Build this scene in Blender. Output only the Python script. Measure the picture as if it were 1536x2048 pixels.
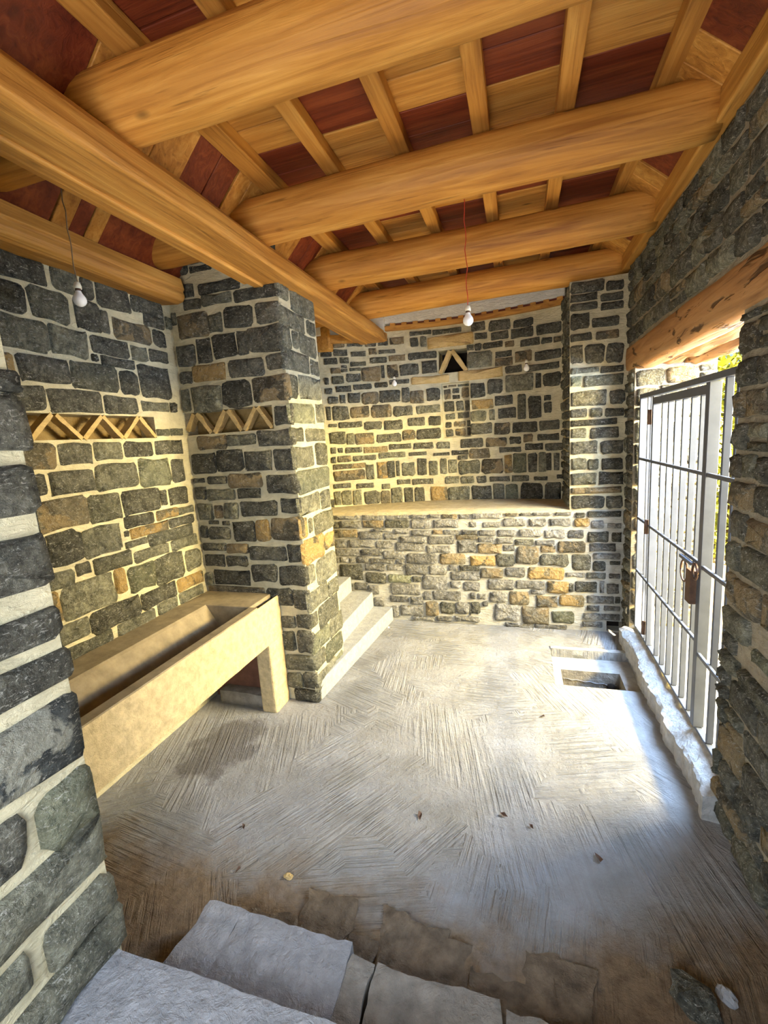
import bpy, math, random
from mathutils import Vector, Matrix, noise as N
for _o in list(bpy.data.objects): bpy.data.objects.remove(_o)
sc = bpy.context.scene
COL = sc.collection
R = random.Random(7)

# ------------------------------------------------------------------ camera
cd = bpy.data.cameras.new('camera'); cam = bpy.data.objects.new('camera', cd); COL.objects.link(cam)
cd.sensor_fit = 'HORIZONTAL'; cd.sensor_width = 36.0; cd.lens = 36.0*884.217/1536.0
cd.clip_start = 0.02; cd.clip_end = 200
XA = (0.95481374, -0.01637316, -0.2967535); YA = (0.2895059, -0.17455503, 0.94112532); UA = (-0.06720901, -0.98451128, -0.16192741)
right = Vector((XA[0], YA[0], UA[0])); down = Vector((XA[1], YA[1], UA[1])); fwd = Vector((XA[2], YA[2], UA[2]))
cam.matrix_world = Matrix(((right.x, -down.x, -fwd.x, 0), (right.y, -down.y, -fwd.y, 0), (right.z, -down.z, -fwd.z, 2.0), (0, 0, 0, 1)))
sc.camera = cam

# ------------------------------------------------------------------ light and exposure
sc.view_settings.view_transform = 'Standard'; sc.view_settings.look = 'None'
sc.view_settings.gamma = 1.0; sc.view_settings.use_curve_mapping = False
sc.view_settings.exposure = 1.52
SKY_STRENGTH = 1.6; SUN_ENERGY = 17.0
world = bpy.data.worlds.new('world'); sc.world = world; world.use_nodes = True
wn = world.node_tree; wn.nodes.clear()
wo = wn.nodes.new('ShaderNodeOutputWorld'); wb = wn.nodes.new('ShaderNodeBackground')
sk = wn.nodes.new('ShaderNodeTexSky'); sk.sky_type = 'HOSEK_WILKIE'; sk.turbidity = 3.0; sk.ground_albedo = 0.4
SUN_DIR = Vector((0.23, -0.62, 0.78)).normalized(); sk.sun_direction = SUN_DIR
wn.links.new(sk.outputs[0], wb.inputs[0]); wb.inputs[1].default_value = SKY_STRENGTH
wn.links.new(wb.outputs[0], wo.inputs[0])
sd = bpy.data.lights.new('sun', 'SUN'); sd.energy = SUN_ENERGY; sd.angle = math.radians(0.6); sd.color = (1.0, 0.86, 0.62)
sun = bpy.data.objects.new('sun', sd); COL.objects.link(sun); sun.location = (6, -8, 10)
sun.rotation_euler = SUN_DIR.to_track_quat('Z', 'Y').to_euler()
def day(name, loc, sx, sy, rot, power, colr):
    # unseen area lamp added to stand in for daylight through an opening
    l = bpy.data.lights.new(name, 'AREA'); l.shape = 'RECTANGLE'; l.size = sx; l.size_y = sy; l.energy = power; l.color = colr
    o = bpy.data.objects.new(name, l); o.location = loc; o.rotation_euler = rot; COL.objects.link(o); return o
day('daylight_from_gateway', (1.95, 3.05, 2.25), 1.1, 1.9, (0, math.radians(50), 0), 185, (0.46, 0.67, 1.0))
day('added_slope_bounce_lamp', (3.8, 2.4, 2.62), 0.55, 3.6, (0, math.radians(101), 0), 900, (1.0, 0.72, 0.15))  # added yellow lamp, unseen beyond the gate, in place of slope bounce
day('daylight_from_doorway', (-0.55, -0.45, 1.45), 1.2, 1.2, (math.radians(82), 0, math.radians(12)), 24, (0.74, 0.86, 1.0))

# ------------------------------------------------------------------ materials
def mat(name, rough=0.85):
    m = bpy.data.materials.new(name); m.use_nodes = True; nt = m.node_tree
    b = nt.nodes['Principled BSDF']; b.inputs['Roughness'].default_value = rough
    b.inputs['Specular IOR Level'].default_value = 0.3
    return m, nt, b
def nd(nt, t, **kw):
    n = nt.nodes.new(t)
    for k, v in kw.items(): setattr(n, k, v)
    return n
def ramp(nt, fac, stops):
    r = nd(nt, 'ShaderNodeValToRGB'); e = r.color_ramp.elements
    while len(e) < len(stops): e.new(0.5)
    for i, (p, c) in enumerate(stops):
        e[i].position = p; e[i].color = (c[0], c[1], c[2], 1) if isinstance(c, tuple) else (c, c, c, 1)
    nt.links.new(fac, r.inputs[0]); return r.outputs[0]
def mixc(nt, fac, a, b, mode='MIX'):
    m = nd(nt, 'ShaderNodeMix', data_type='RGBA', blend_type=mode)
    for s, v in ((0, fac), (6, a), (7, b)):
        if hasattr(v, 'links'): nt.links.new(v, m.inputs[s])
        elif isinstance(v, tuple): m.inputs[s].default_value = (v[0], v[1], v[2], 1)
        else: m.inputs[s].default_value = v
    return m.outputs[2]
def mth(nt, op, a, b=0.0, c=None):
    m = nd(nt, 'ShaderNodeMath', operation=op)
    for s, v in enumerate((a, b) + ((c,) if c is not None else ())):
        if hasattr(v, 'links'): nt.links.new(v, m.inputs[s])
        else: m.inputs[s].default_value = v
    return m.outputs[0]
def noise(nt, vec, scale, detail=4, rough=0.6, dist=0.0):
    n = nd(nt, 'ShaderNodeTexNoise'); n.inputs['Scale'].default_value = scale; n.inputs['Detail'].default_value = detail
    n.inputs['Roughness'].default_value = rough; n.inputs['Distortion'].default_value = dist
    if vec is not None: nt.links.new(vec, n.inputs['Vector'])
    return n.outputs[0]
def coords(nt, scale=(1, 1, 1), rot=(0, 0, 0)):
    t = nd(nt, 'ShaderNodeTexCoord'); m = nd(nt, 'ShaderNodeMapping')
    m.inputs['Scale'].default_value = scale; m.inputs['Rotation'].default_value = rot
    nt.links.new(t.outputs['Object'], m.inputs[0]); return m.outputs[0]
def bump(nt, b, h, strength=0.5, dist=0.01, normal=None):
    n = nd(nt, 'ShaderNodeBump'); n.inputs['Strength'].default_value = strength; n.inputs['Distance'].default_value = dist
    nt.links.new(h, n.inputs['Height'])
    if normal is not None: nt.links.new(normal, n.inputs['Normal'])
    nt.links.new(n.outputs[0], b.inputs['Normal']); return n.outputs[0]

def stone_mat(name, c1, c2, patch=None, amount=0.5, fleck=(0.62, 0.6, 0.52)):
    m, nt, b = mat(name, 0.8); v = coords(nt)
    oi = nd(nt, 'ShaderNodeObjectInfo')
    base = ramp(nt, mth(nt, 'ADD', mth(nt, 'MULTIPLY', noise(nt, v, 12, 6, 0.7, 0.4), 0.6), mth(nt, 'MULTIPLY', noise(nt, v, 55, 5, 0.75), 0.4)), [(0.36, tuple(x*0.7 for x in c1)), (0.5, tuple((x+y)*0.5 for x, y in zip(c1, c2))), (0.62, tuple(y*1.15 for y in c2))])
    vv = mth(nt, 'MULTIPLY_ADD', oi.outputs['Random'], 0.70, 0.65)
    hsv = nd(nt, 'ShaderNodeHueSaturation'); nt.links.new(base, hsv.inputs['Color']); nt.links.new(vv, hsv.inputs['Value'])
    col = hsv.outputs[0]
    if patch:
        pm = ramp(nt, noise(nt, v, 6.5, 5, 0.55, 0.3), [(1-amount-0.02, 0.0), (1-amount+0.02, 1.0)])
        col = mixc(nt, pm, col, mixc(nt, noise(nt, v, 30, 4), patch, tuple(x*0.6 for x in patch)))
    # chisel marks catch pale dust
    fl = ramp(nt, noise(nt, coords(nt, (22, 22, 50)), 1.3, 6, 0.8, 1.6), [(0.565, 0.0), (0.61, 1.0)])
    col = mixc(nt, mth(nt, 'MULTIPLY', fl, 0.7), col, fleck)
    nt.links.new(col, b.inputs['Base Color'])
    vo = nd(nt, 'ShaderNodeTexVoronoi'); vo.inputs['Scale'].default_value = 24; nz_ = nd(nt, 'ShaderNodeVectorMath', operation='ADD')
    nt.links.new(v, nz_.inputs[0]); nn = nd(nt, 'ShaderNodeTexNoise'); nn.inputs['Scale'].default_value = 9; nt.links.new(v, nn.inputs['Vector'])
    sc3 = nd(nt, 'ShaderNodeVectorMath', operation='SCALE'); sc3.inputs['Scale'].default_value = 0.09; nt.links.new(nn.outputs['Color'], sc3.inputs[0]); nt.links.new(sc3.outputs[0], nz_.inputs[1]); nt.links.new(nz_.outputs[0], vo.inputs['Vector'])
    h = mth(nt, 'ADD', mth(nt, 'MULTIPLY', vo.outputs['Distance'], 0.6), mth(nt, 'ADD', noise(nt, v, 22, 6, 0.75), mth(nt, 'MULTIPLY', noise(nt, v, 70, 4, 0.7), 0.45)))
    bump(nt, b, h, 1.0, 0.05)
    return m
SM = {0: stone_mat('basalt_dark', (0.044, 0.043, 0.034), (0.198, 0.190, 0.148)),
      1: stone_mat('basalt_olive', (0.095, 0.095, 0.070), (0.30, 0.29, 0.21)),
      2: stone_mat('stone_tan', (0.10, 0.085, 0.06), (0.22, 0.19, 0.13), (0.42, 0.32, 0.18), 0.5),
      3: stone_mat('stone_ochre', (0.13, 0.115, 0.07), (0.28, 0.22, 0.13), (0.62, 0.42, 0.17), 0.56),
      4: stone_mat('stone_pale', (0.14, 0.15, 0.10), (0.30, 0.30, 0.20)),
      6: stone_mat('rubble_grey', (0.12, 0.115, 0.10), (0.38, 0.365, 0.335)),
      5: stone_mat('stone_scarred', (0.04, 0.045, 0.045), (0.12, 0.13, 0.12), (0.42, 0.41, 0.33), 0.5)}
def mortar_mat(name, c1, c2):
    m, nt, b = mat(name, 0.95); v = coords(nt)
    nt.links.new(ramp(nt, noise(nt, v, 9, 6, 0.65), [(0.3, c1), (0.7, c2)]), b.inputs['Base Color'])
    h = mth(nt, 'ADD', noise(nt, coords(nt, (10, 10, 30)), 1.2, 5, 0.6, 0.8), mth(nt, 'MULTIPLY', noise(nt, v, 60, 4, 0.7), 0.3))
    bump(nt, b, h, 0.8, 0.025); return m
MORTAR = mortar_mat('mortar_cream', (0.42, 0.375, 0.245), (0.64, 0.575, 0.39))
MORTAR_G = mortar_mat('mortar_grey', (0.36, 0.34, 0.29), (0.54, 0.52, 0.45))
MORTAR_R = mortar_mat('mortar_brown', (0.22, 0.19, 0.14), (0.38, 0.34, 0.26))
DUST = mortar_mat('ledge_dust', (0.40, 0.33, 0.21), (0.58, 0.50, 0.34))
POCKET = mortar_mat('pocket_plaster', (0.20, 0.12, 0.035), (0.34, 0.24, 0.10))
OCHRE = mortar_mat('ochre_strip_stone', (0.46, 0.32, 0.12), (0.64, 0.46, 0.22))
PLASTER = mortar_mat('white_plaster', (0.62, 0.60, 0.54), (0.74, 0.72, 0.66))

def wood_mat(name, axis, c1, c2, c3, rough=0.55, streak=0.8, knots=True, across=26, gouge=False):
    m, nt, b = mat(name, rough); oi = nd(nt, 'ShaderNodeObjectInfo')
    s = [across]*3; s[axis] = 1.3
    v0 = coords(nt, tuple(s)); add = nd(nt, 'ShaderNodeVectorMath', operation='ADD'); nt.links.new(v0, add.inputs[0])
    r3 = nd(nt, 'ShaderNodeCombineXYZ')
    rr = mth(nt, 'MULTIPLY', oi.outputs['Random'], 40.0)
    for k in range(3): nt.links.new(rr, r3.inputs[k])
    nt.links.new(r3.outputs[0], add.inputs[1]); v = add.outputs[0]
    s2 = [7]*3; s2[axis] = 1.0
    g = noise(nt, v, 1.0, 5, 0.6, 1.1); broad = noise(nt, coords(nt, tuple(s2)), 1.0, 3, 0.5, 0.6)
    col = ramp(nt, mth(nt, 'ADD', mth(nt, 'MULTIPLY', g, 0.55), mth(nt, 'MULTIPLY', broad, 0.45)), [(0.32, c1), (0.5, c2), (0.68, c3)])
    if knots:
        s3 = [5.5]*3; s3[axis] = 2.2
        vo = nd(nt, 'ShaderNodeTexVoronoi'); nt.links.new(coords(nt, tuple(s3)), vo.inputs['Vector']); vo.inputs['Scale'].default_value = 1.0
        k = ramp(nt, vo.outputs['Distance'], [(0.03, 1.0), (0.10, 0.0)])
        col = mixc(nt, mth(nt, 'MULTIPLY', k, 0.75), col, tuple(x*0.25 for x in c1))
    s4 = [70]*3; s4[axis] = 3.0
    st_ = ramp(nt, noise(nt, coords(nt, tuple(s4)), 1.0, 3, 0.6, 0.4), [(0.62, 0.0), (0.74, 1.0)])
    col = mixc(nt, mth(nt, 'MULTIPLY', st_, 0.55), col, tuple(x*0.45 for x in c1))
    if gouge:
        s5 = [16]*3; s5[axis] = 4.0
        go = ramp(nt, noise(nt, coords(nt, tuple(s5)), 1.0, 3, 0.55, 0.6), [(0.60, 0.0), (0.66, 1.0)])
        col = mixc(nt, mth(nt, 'MULTIPLY', go, 0.85), col, tuple(x*0.22 for x in c1))
        g = mth(nt, 'SUBTRACT', g, go)
    hsv = nd(nt, 'ShaderNodeHueSaturation'); nt.links.new(col, hsv.inputs['Color'])
    nt.links.new(mth(nt, 'MULTIPLY_ADD', oi.outputs['Random'], 0.25, 0.88), hsv.inputs['Value'])
    nt.links.new(hsv.outputs[0], b.inputs['Base Color'])
    bump(nt, b, g, streak, 0.006); return m
PY = ((0.25, 0.095, 0.018), (0.48, 0.225, 0.045), (0.66, 0.36, 0.09))
RD = ((0.085, 0.014, 0.006), (0.17, 0.032, 0.011), (0.27, 0.070, 0.022))
PINE = [wood_mat('pine_%s' % 'xyz'[a], a, *PY) for a in range(3)]
RED = [wood_mat('red_board_%s' % 'xyz'[a], a, *RD, knots=False) for a in range(3)]
LINTEL_W = wood_mat('adzed_lintel_wood', 1, (0.17, 0.075, 0.03), (0.38, 0.20, 0.08), (0.5, 0.29, 0.13), 0.7, 1.0, False, 14, True)

def plain(name, c, rough=0.5, metal=0.0, var=0.25, sc_=30, bs=0.2, bd=0.005):
    m, nt, b = mat(name, rough); v = coords(nt)
    nt.links.new(ramp(nt, noise(nt, v, sc_, 5, 0.6), [(0.3, tuple(x*(1-var) for x in c)), (0.7, tuple(min(1, x*(1+var)) for x in c))]), b.inputs['Base Color'])
    b.inputs['Metallic'].default_value = metal
    if bs: bump(nt, b, mth(nt, 'ADD', noise(nt, v, sc_, 6, 0.7, 0.6), mth(nt, 'MULTIPLY', noise(nt, v, sc_*3, 4, 0.6), 0.5)), bs, bd)
    return m
STEEL = plain('painted_steel', (0.085, 0.095, 0.12), 0.45, 0.0, 0.12, 12, 0.1)
RUST = plain('rusty_steel', (0.10, 0.055, 0.035), 0.7)
CONC = plain('step_concrete', (0.36, 0.36, 0.345), 0.9, 0, 0.16, 18, 0.6, 0.02)
SLABM = plain('step_slab_stone', (0.30, 0.30, 0.31), 0.85, 0, 0.22, 16, 0.9, 0.02)
EARTH = plain('earthy_rubble', (0.145, 0.11, 0.075), 0.95, 0, 0.45, 16, 1.0, 0.02)
SLAB2 = plain('worn_slab_stone', (0.25, 0.23, 0.20), 0.9, 0, 0.30, 13, 1.0, 0.02)
TROUGH = plain('trough_stucco', (0.58, 0.46, 0.26), 0.9, 0, 0.24, 22, 1.0, 0.010)
TROUGHIN = plain('trough_raw_concrete', (0.30, 0.24, 0.15), 0.9, 0, 0.25, 12, 0.6)
REDBRICK = plain('red_plaster', (0.15, 0.07, 0.045), 0.9, 0, 0.3, 9, 0.5)
WHITE = plain('bulb_glass', (0.86, 0.85, 0.83), 0.18, 0, 0.02, 5, 0)
SOCK = plain('socket_porcelain', (0.72, 0.68, 0.55), 0.35, 0, 0.05, 5, 0)
DARKP = plain('black_plastic', (0.02, 0.02, 0.02), 0.5, 0, 0.1, 5, 0)
CORD = plain('flex_cord', (0.20, 0.13, 0.07), 0.6, 0, 0.2, 60, 0)
CORDR = plain('red_cord', (0.45, 0.05, 0.03), 0.5, 0, 0.2, 60, 0)
HOLE = plain('hole_dark', (0.02, 0.014, 0.01), 1.0, 0, 0.2, 9, 0.2)
GROUND = plain('outdoor_ground', (0.36, 0.28, 0.17), 0.95, 0, 0.2, 4, 0.5)
GRASSY = plain('dry_grass_slope', (0.70, 0.58, 0.22), 0.95, 0, 0.3, 5, 0.6)
LEAF = plain('leaf_green', (0.22, 0.26, 0.04), 0.6, 0, 0.5, 6, 0)
BRANCH = plain('branch_bark', (0.16, 0.11, 0.07), 0.9, 0, 0.3, 20, 0.4)
SILL = plain('sill_cement', (0.46, 0.45, 0.43), 0.9, 0, 0.22, 20, 1.0, 0.02)

def floor_mat():
    m, nt, b = mat('raked_concrete', 0.92); v = coords(nt)
    # patches raked in different directions
    dv = nd(nt, 'ShaderNodeVectorMath', operation='ADD'); nt.links.new(v, dv.inputs[0])
    nz = nd(nt, 'ShaderNodeTexNoise'); nz.inputs['Scale'].default_value = 3.5; nz.inputs['Detail'].default_value = 6; nt.links.new(v, nz.inputs['Vector'])
    sc2 = nd(nt, 'ShaderNodeVectorMath', operation='SCALE'); nt.links.new(nz.outputs['Color'], sc2.inputs[0]); sc2.inputs['Scale'].default_value = 1.25
    nt.links.new(sc2.outputs[0], dv.inputs[1])
    vo = nd(nt, 'ShaderNodeTexVoronoi', voronoi_dimensions='2D'); vo.inputs['Scale'].default_value = 1.25; nt.links.new(dv.outputs[0], vo.inputs['Vector'])
    sep = nd(nt, 'ShaderNodeSeparateColor'); nt.links.new(vo.outputs['Color'], sep.inputs[0])
    ang = mth(nt, 'MULTIPLY', sep.outputs[0], 3.14)
    rot = nd(nt, 'ShaderNodeVectorRotate', rotation_type='Z_AXIS'); nt.links.new(v, rot.inputs['Vector']); nt.links.new(ang, rot.inputs['Angle'])
    mp = nd(nt, 'ShaderNodeMapping'); mp.inputs['Scale'].default_value = (1.8, 40, 1); nt.links.new(rot.outputs[0], mp.inputs[0])
    rk = ramp(nt, noise(nt, mp.outputs[0], 1.0, 4, 0.6, 0.5), [(0.38, 0.0), (0.6, 1.0)])
    mask = ramp(nt, noise(nt, v, 2.1, 4, 0.6), [(0.42, 0.05), (0.58, 0.9)])
    fine = noise(nt, v, 38, 6, 0.75)
    lump = noise(nt, v, 11, 6, 0.7)
    h = mth(nt, 'ADD', mth(nt, 'MULTIPLY', rk, mask), mth(nt, 'ADD', mth(nt, 'MULTIPLY', fine, 0.9), mth(nt, 'MULTIPLY', lump, 1.1)))
    pc = nd(nt, 'ShaderNodeSeparateXYZ'); nt.links.new(v, pc.inputs[0])
    c = ramp(nt, noise(nt, v, 3.5, 6, 0.65), [(0.3, (0.28, 0.275, 0.265)), (0.7, (0.42, 0.42, 0.425))])
    c = mixc(nt, mth(nt, 'MULTIPLY', ramp(nt, rk, [(0.0, 1.0), (0.5, 0.0)]), 0.16), c, (0.22, 0.19, 0.15))
    # bare trodden earth beyond the edge of the screed, near the steps; same brown paints shade at right
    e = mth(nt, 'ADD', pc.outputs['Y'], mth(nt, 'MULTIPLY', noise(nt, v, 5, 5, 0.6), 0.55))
    e = mth(nt, 'SUBTRACT', e, mth(nt, 'MULTIPLY', ramp(nt, pc.outputs['X'], [(0.1, 0.0), (0.9, 1.0)]), 0.30))  # brown pushed further out at the right, shade painted into the colour
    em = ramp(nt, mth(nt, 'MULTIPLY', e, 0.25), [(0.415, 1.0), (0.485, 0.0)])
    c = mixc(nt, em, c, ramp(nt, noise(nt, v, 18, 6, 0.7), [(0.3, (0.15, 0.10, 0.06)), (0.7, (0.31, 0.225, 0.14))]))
    # damp stain beside the trough
    sx = mth(nt, 'MULTIPLY', mth(nt, 'ADD', pc.outputs['X'], 1.98), 1.7); sy = mth(nt, 'MULTIPLY', mth(nt, 'SUBTRACT', pc.outputs['Y'], 2.25), 1.3)
    dd = mth(nt, 'ADD', mth(nt, 'ADD', mth(nt, 'MULTIPLY', sx, sx), mth(nt, 'MULTIPLY', sy, sy)), mth(nt, 'MULTIPLY', noise(nt, v, 5, 4, 0.6), 0.5))
    c = mixc(nt, mth(nt, 'MULTIPLY', ramp(nt, dd, [(0.36, 1.0), (0.44, 0.0)]), 0.62), c, (0.10, 0.085, 0.075))
    nt.links.new(c, b.inputs['Base Color'])
    bump(nt, b, h, 1.0, 0.022); return m
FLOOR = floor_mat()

# ------------------------------------------------------------------ helpers
def tag(o, label=None, cat=None, group=None, kind=None):
    for k, v in (('label', label), ('category', cat), ('group', group), ('kind', kind)):
        if v: o[k] = v
    return o
def mesh(name, vs, fs, m, parent=None, smooth=False, loc=None):
    me = bpy.data.meshes.new(name)
    if loc is not None: vs = [(v[0]-loc[0], v[1]-loc[1], v[2]-loc[2]) for v in vs]
    me.from_pydata([tuple(v) for v in vs], [], fs); me.validate(); me.update()
    me.materials.append(m)
    if smooth: me.polygons.foreach_set('use_smooth', [True]*len(me.polygons))
    o = bpy.data.objects.new(name, me); COL.objects.link(o)
    if loc is not None: o.location = loc
    if parent is not None:
        o.parent = parent
        if loc is None: pass
    return o
def root(name, loc, label, cat, group=None):
    o = bpy.data.objects.new(name, None); COL.objects.link(o); o.location = loc; o.empty_display_size = 0.1
    tag(o, label, cat, group); return o
class G:      # geometry collector, world coordinates
    def __init__(s): s.v = []; s.f = []
    def add(s, vs, fs):
        b = len(s.v); s.v += [tuple(v) for v in vs]; s.f += [tuple(i+b for i in f) for f in fs]; return s
    def box(s, x0, x1, y0, y1, z0, z1):
        return s.add([(x, y, z) for z in (z0, z1) for y in (y0, y1) for x in (x0, x1)],
                     [(0, 2, 3, 1), (4, 5, 7, 6), (0, 1, 5, 4), (2, 6, 7, 3), (0, 4, 6, 2), (1, 3, 7, 5)])
    def prism(s, pts, a0, a1, axis):   # closed polygon extruded along an axis
        n = len(pts)
        def P(p, a): return ((a, p[0], p[1]), (p[0], a, p[1]), (p[0], p[1], a))[axis]
        return s.add([P(p, a0) for p in pts] + [P(p, a1) for p in pts],
                     [(i, (i+1) % n, n+(i+1) % n, n+i) for i in range(n)] + [tuple(range(n))[::-1], tuple(range(n, 2*n))])
    def tube(s, pts, r, n=10, closed=True):
        pts = [Vector(p) for p in pts]; rs = r if isinstance(r, (list, tuple)) else [r]*len(pts); rings = []
        for i, p in enumerate(pts):
            t = (pts[min(i+1, len(pts)-1)] - pts[max(i-1, 0)]).normalized()
            a = t.cross(Vector((0, 0, 1))) if abs(t.z) < 0.95 else t.cross(Vector((1, 0, 0)))
            a.normalize(); b = t.cross(a)
            rings.append([p + (a*math.cos(2*math.pi*k/n) + b*math.sin(2*math.pi*k/n))*rs[i] for k in range(n)])
        vs = [v for r_ in rings for v in r_]; fs = []
        for i in range(len(rings)-1):
            for k in range(n): fs.append((i*n+k, i*n+(k+1) % n, (i+1)*n+(k+1) % n, (i+1)*n+k))
        fs.append(tuple(range(n))[::-1]); fs.append(tuple(range((len(rings)-1)*n, len(rings)*n)))
        return s.add(vs, fs)
    def build(s, name, m, parent=None, smooth=False, at=None):
        # at: world position of the parent (parts are stored relative to it)
        vs = s.v if at is None else [(v[0]-at[0], v[1]-at[1], v[2]-at[2]) for v in s.v]
        return mesh(name, vs, s.f, m, parent, smooth)
def bevel(o, w, seg=2):
    b = o.modifiers.new('bevel', 'BEVEL'); b.width = w; b.segments = seg; b.limit_method = 'ANGLE'; return o
def rough_slab(x0, x1, y0, y1, z0, z1, step=0.05, amp=0.008, edge=0.02, seed=0.0, top=None):
    # worn block: gridded top with an uneven rim, side skirts
    nx = max(2, int((x1-x0)/step)); ny = max(2, int((y1-y0)/step)); g = G(); vs = []
    for j in range(ny+1):
        for i in range(nx+1):
            x = x0+(x1-x0)*i/nx; y = y0+(y1-y0)*j/ny
            e = i in (0, nx) or j in (0, ny)
            dx = (N.noise(Vector((x*5+seed, y*5, 3.1)))+0.6*N.noise(Vector((x*19+seed, y*19, 1.1))))*edge if i in (0, nx) else 0
            dy = (N.noise(Vector((x*5, y*5+seed, 7.7)))+0.6*N.noise(Vector((x*19, y*19+seed, 2.2))))*edge if j in (0, ny) else 0
            zz = (top(x, y) if top else z1) + N.noise(Vector((x*9, y*9, seed)))*amp - (0.005 if e else 0)
            vs.append((x+dx, y+dy, zz))
    fs = [(j*(nx+1)+i, j*(nx+1)+i+1, (j+1)*(nx+1)+i+1, (j+1)*(nx+1)+i) for j in range(ny) for i in range(nx)]
    rim = [i for i in range(nx+1)] + [j*(nx+1)+nx for j in range(1, ny+1)] + [ny*(nx+1)+i for i in range(nx-1, -1, -1)] + [j*(nx+1) for j in range(ny-1, 0, -1)]
    n = len(rim); t = len(vs); vs += [vs[i] for i in rim]
    md = len(vs); vs += [(vs[i][0]+N.noise(Vector((vs[i][0]*14, vs[i][1]*14, seed)))*edge*0.25, vs[i][1]+N.noise(Vector((vs[i][0]*14, vs[i][1]*14, seed+4)))*edge*0.25, vs[i][2]*0.5+z0*0.5) for i in rim]
    b = len(vs); vs += [(vs[i][0], vs[i][1], z0) for i in rim]
    for p_, q_ in ((t, md), (md, b)): fs += [(p_+(k+1) % n, p_+k, q_+k, q_+(k+1) % n) for k in range(n)]
    fs.append(tuple(b+k for k in range(n-1, -1, -1)))
    g.add(vs, fs); return g

def stone_geo(P, u0, u1, v0, v1, proud, rnd, back=-0.012):
    # a hand-dressed block seen from its face: uneven outline, raised rough face
    w, h = u1-u0, v1-v0; u0 -= .004; u1 += .004; v0 -= .004; v1 += .004; w, h = u1-u0, v1-v0; r = min(w, h)*rnd.uniform(0.09, 0.22); j = min(w, h)*0.05
    k = r*0.3
    o = [(u0+r, v0), ((u0+u1)/2, v0), (u1-r, v0), (u1-k, v0+k), (u1, v0+r), (u1, v1-r), (u1-k, v1-k), (u1-r, v1), ((u0+u1)/2, v1), (u0+r, v1), (u0+k, v1-k), (u0, v1-r), (u0, v0+r), (u0+k, v0+k)]
    o = [(a+rnd.uniform(-j, j), b+rnd.uniform(-j, j)) for a, b in o]; n = len(o)
    uc, vc = (u0+u1)/2, (v0+v1)/2
    rim = min(0.008, min(w, h)*0.10)
    def inset(p, d):
        du, dv = uc-p[0], vc-p[1]; L = math.hypot(du, dv) or 1
        return (p[0]+du/L*d, p[1]+dv/L*d)
    vs = [P(a, b, back) for a, b in o]
    vs += [P(*inset(p, rim), proud*rnd.uniform(0.55, 0.95)) for p in o]
    in2 = min(w, h)*0.27
    vs += [P(*inset(p, in2), proud*rnd.uniform(0.75, 1.6)) for p in o]
    # centre line so long stones do not fan to a point
    vs.append(P(uc-(w-h)*0.22 if w > h else uc, vc-(h-w)*0.22 if h > w else vc, proud*rnd.uniform(0.9, 1.7)))
    fs = [(i, (i+1) % n, n+(i+1) % n, n+i) for i in range(n)] + [(n+i, n+(i+1) % n, 2*n+(i+1) % n, 2*n+i) for i in range(n)]
    fs += [(2*n+i, 2*n+(i+1) % n, 3*n) for i in range(n)]
    return vs, fs
def lay(parent, P, items, flip, rnd, proud=(0.010, 0.022), back=-0.012):
    for u0, u1, v0, v1, c in items:
        vs, fs = stone_geo(P, u0, u1, v0, v1, rnd.uniform(*proud), rnd, back)
        if flip: fs = [f[::-1] for f in fs]
        mesh('stone', vs, fs, SM[c], parent, True)
def fill(u0, u1, v0, v1, existing, holes, hr, wr, gap, rnd, cols):
    out = []; v = v0
    while v < v1-0.03:
        h = min(rnd.uniform(*hr), v1-v); u = u0 - rnd.uniform(0, wr[0])
        while u < u1:
            w = rnd.uniform(*wr); a, b = max(u, u0), min(u+w, u1)
            if b-a > 0.045 and h > 0.04:
                q = (a+gap/2, b-gap/2, v+gap/2, v+h-gap/2); dv = rnd.uniform(-0.006, 0.006)
                if not any(q[0] < e[1]+gap*0.6 and q[1] > e[0]-gap*0.6 and q[2] < e[3]+gap*0.6 and q[3] > e[2]-gap*0.6 for e in existing+holes):
                    if h > 0.11 and rnd.random() < 0.18 and b-a > 0.1:
                        mz = v+h*rnd.uniform(0.4, 0.6)
                        out.append((q[0], q[1], q[2], mz-gap/2, rnd.choice(cols))); out.append((q[0], q[1], mz+gap/2, q[3], rnd.choice(cols)))
                    else: out.append((q[0], q[1], q[2]+dv, q[3]+dv, rnd.choice(cols)))
            u += w
        v += h
    return out
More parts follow.
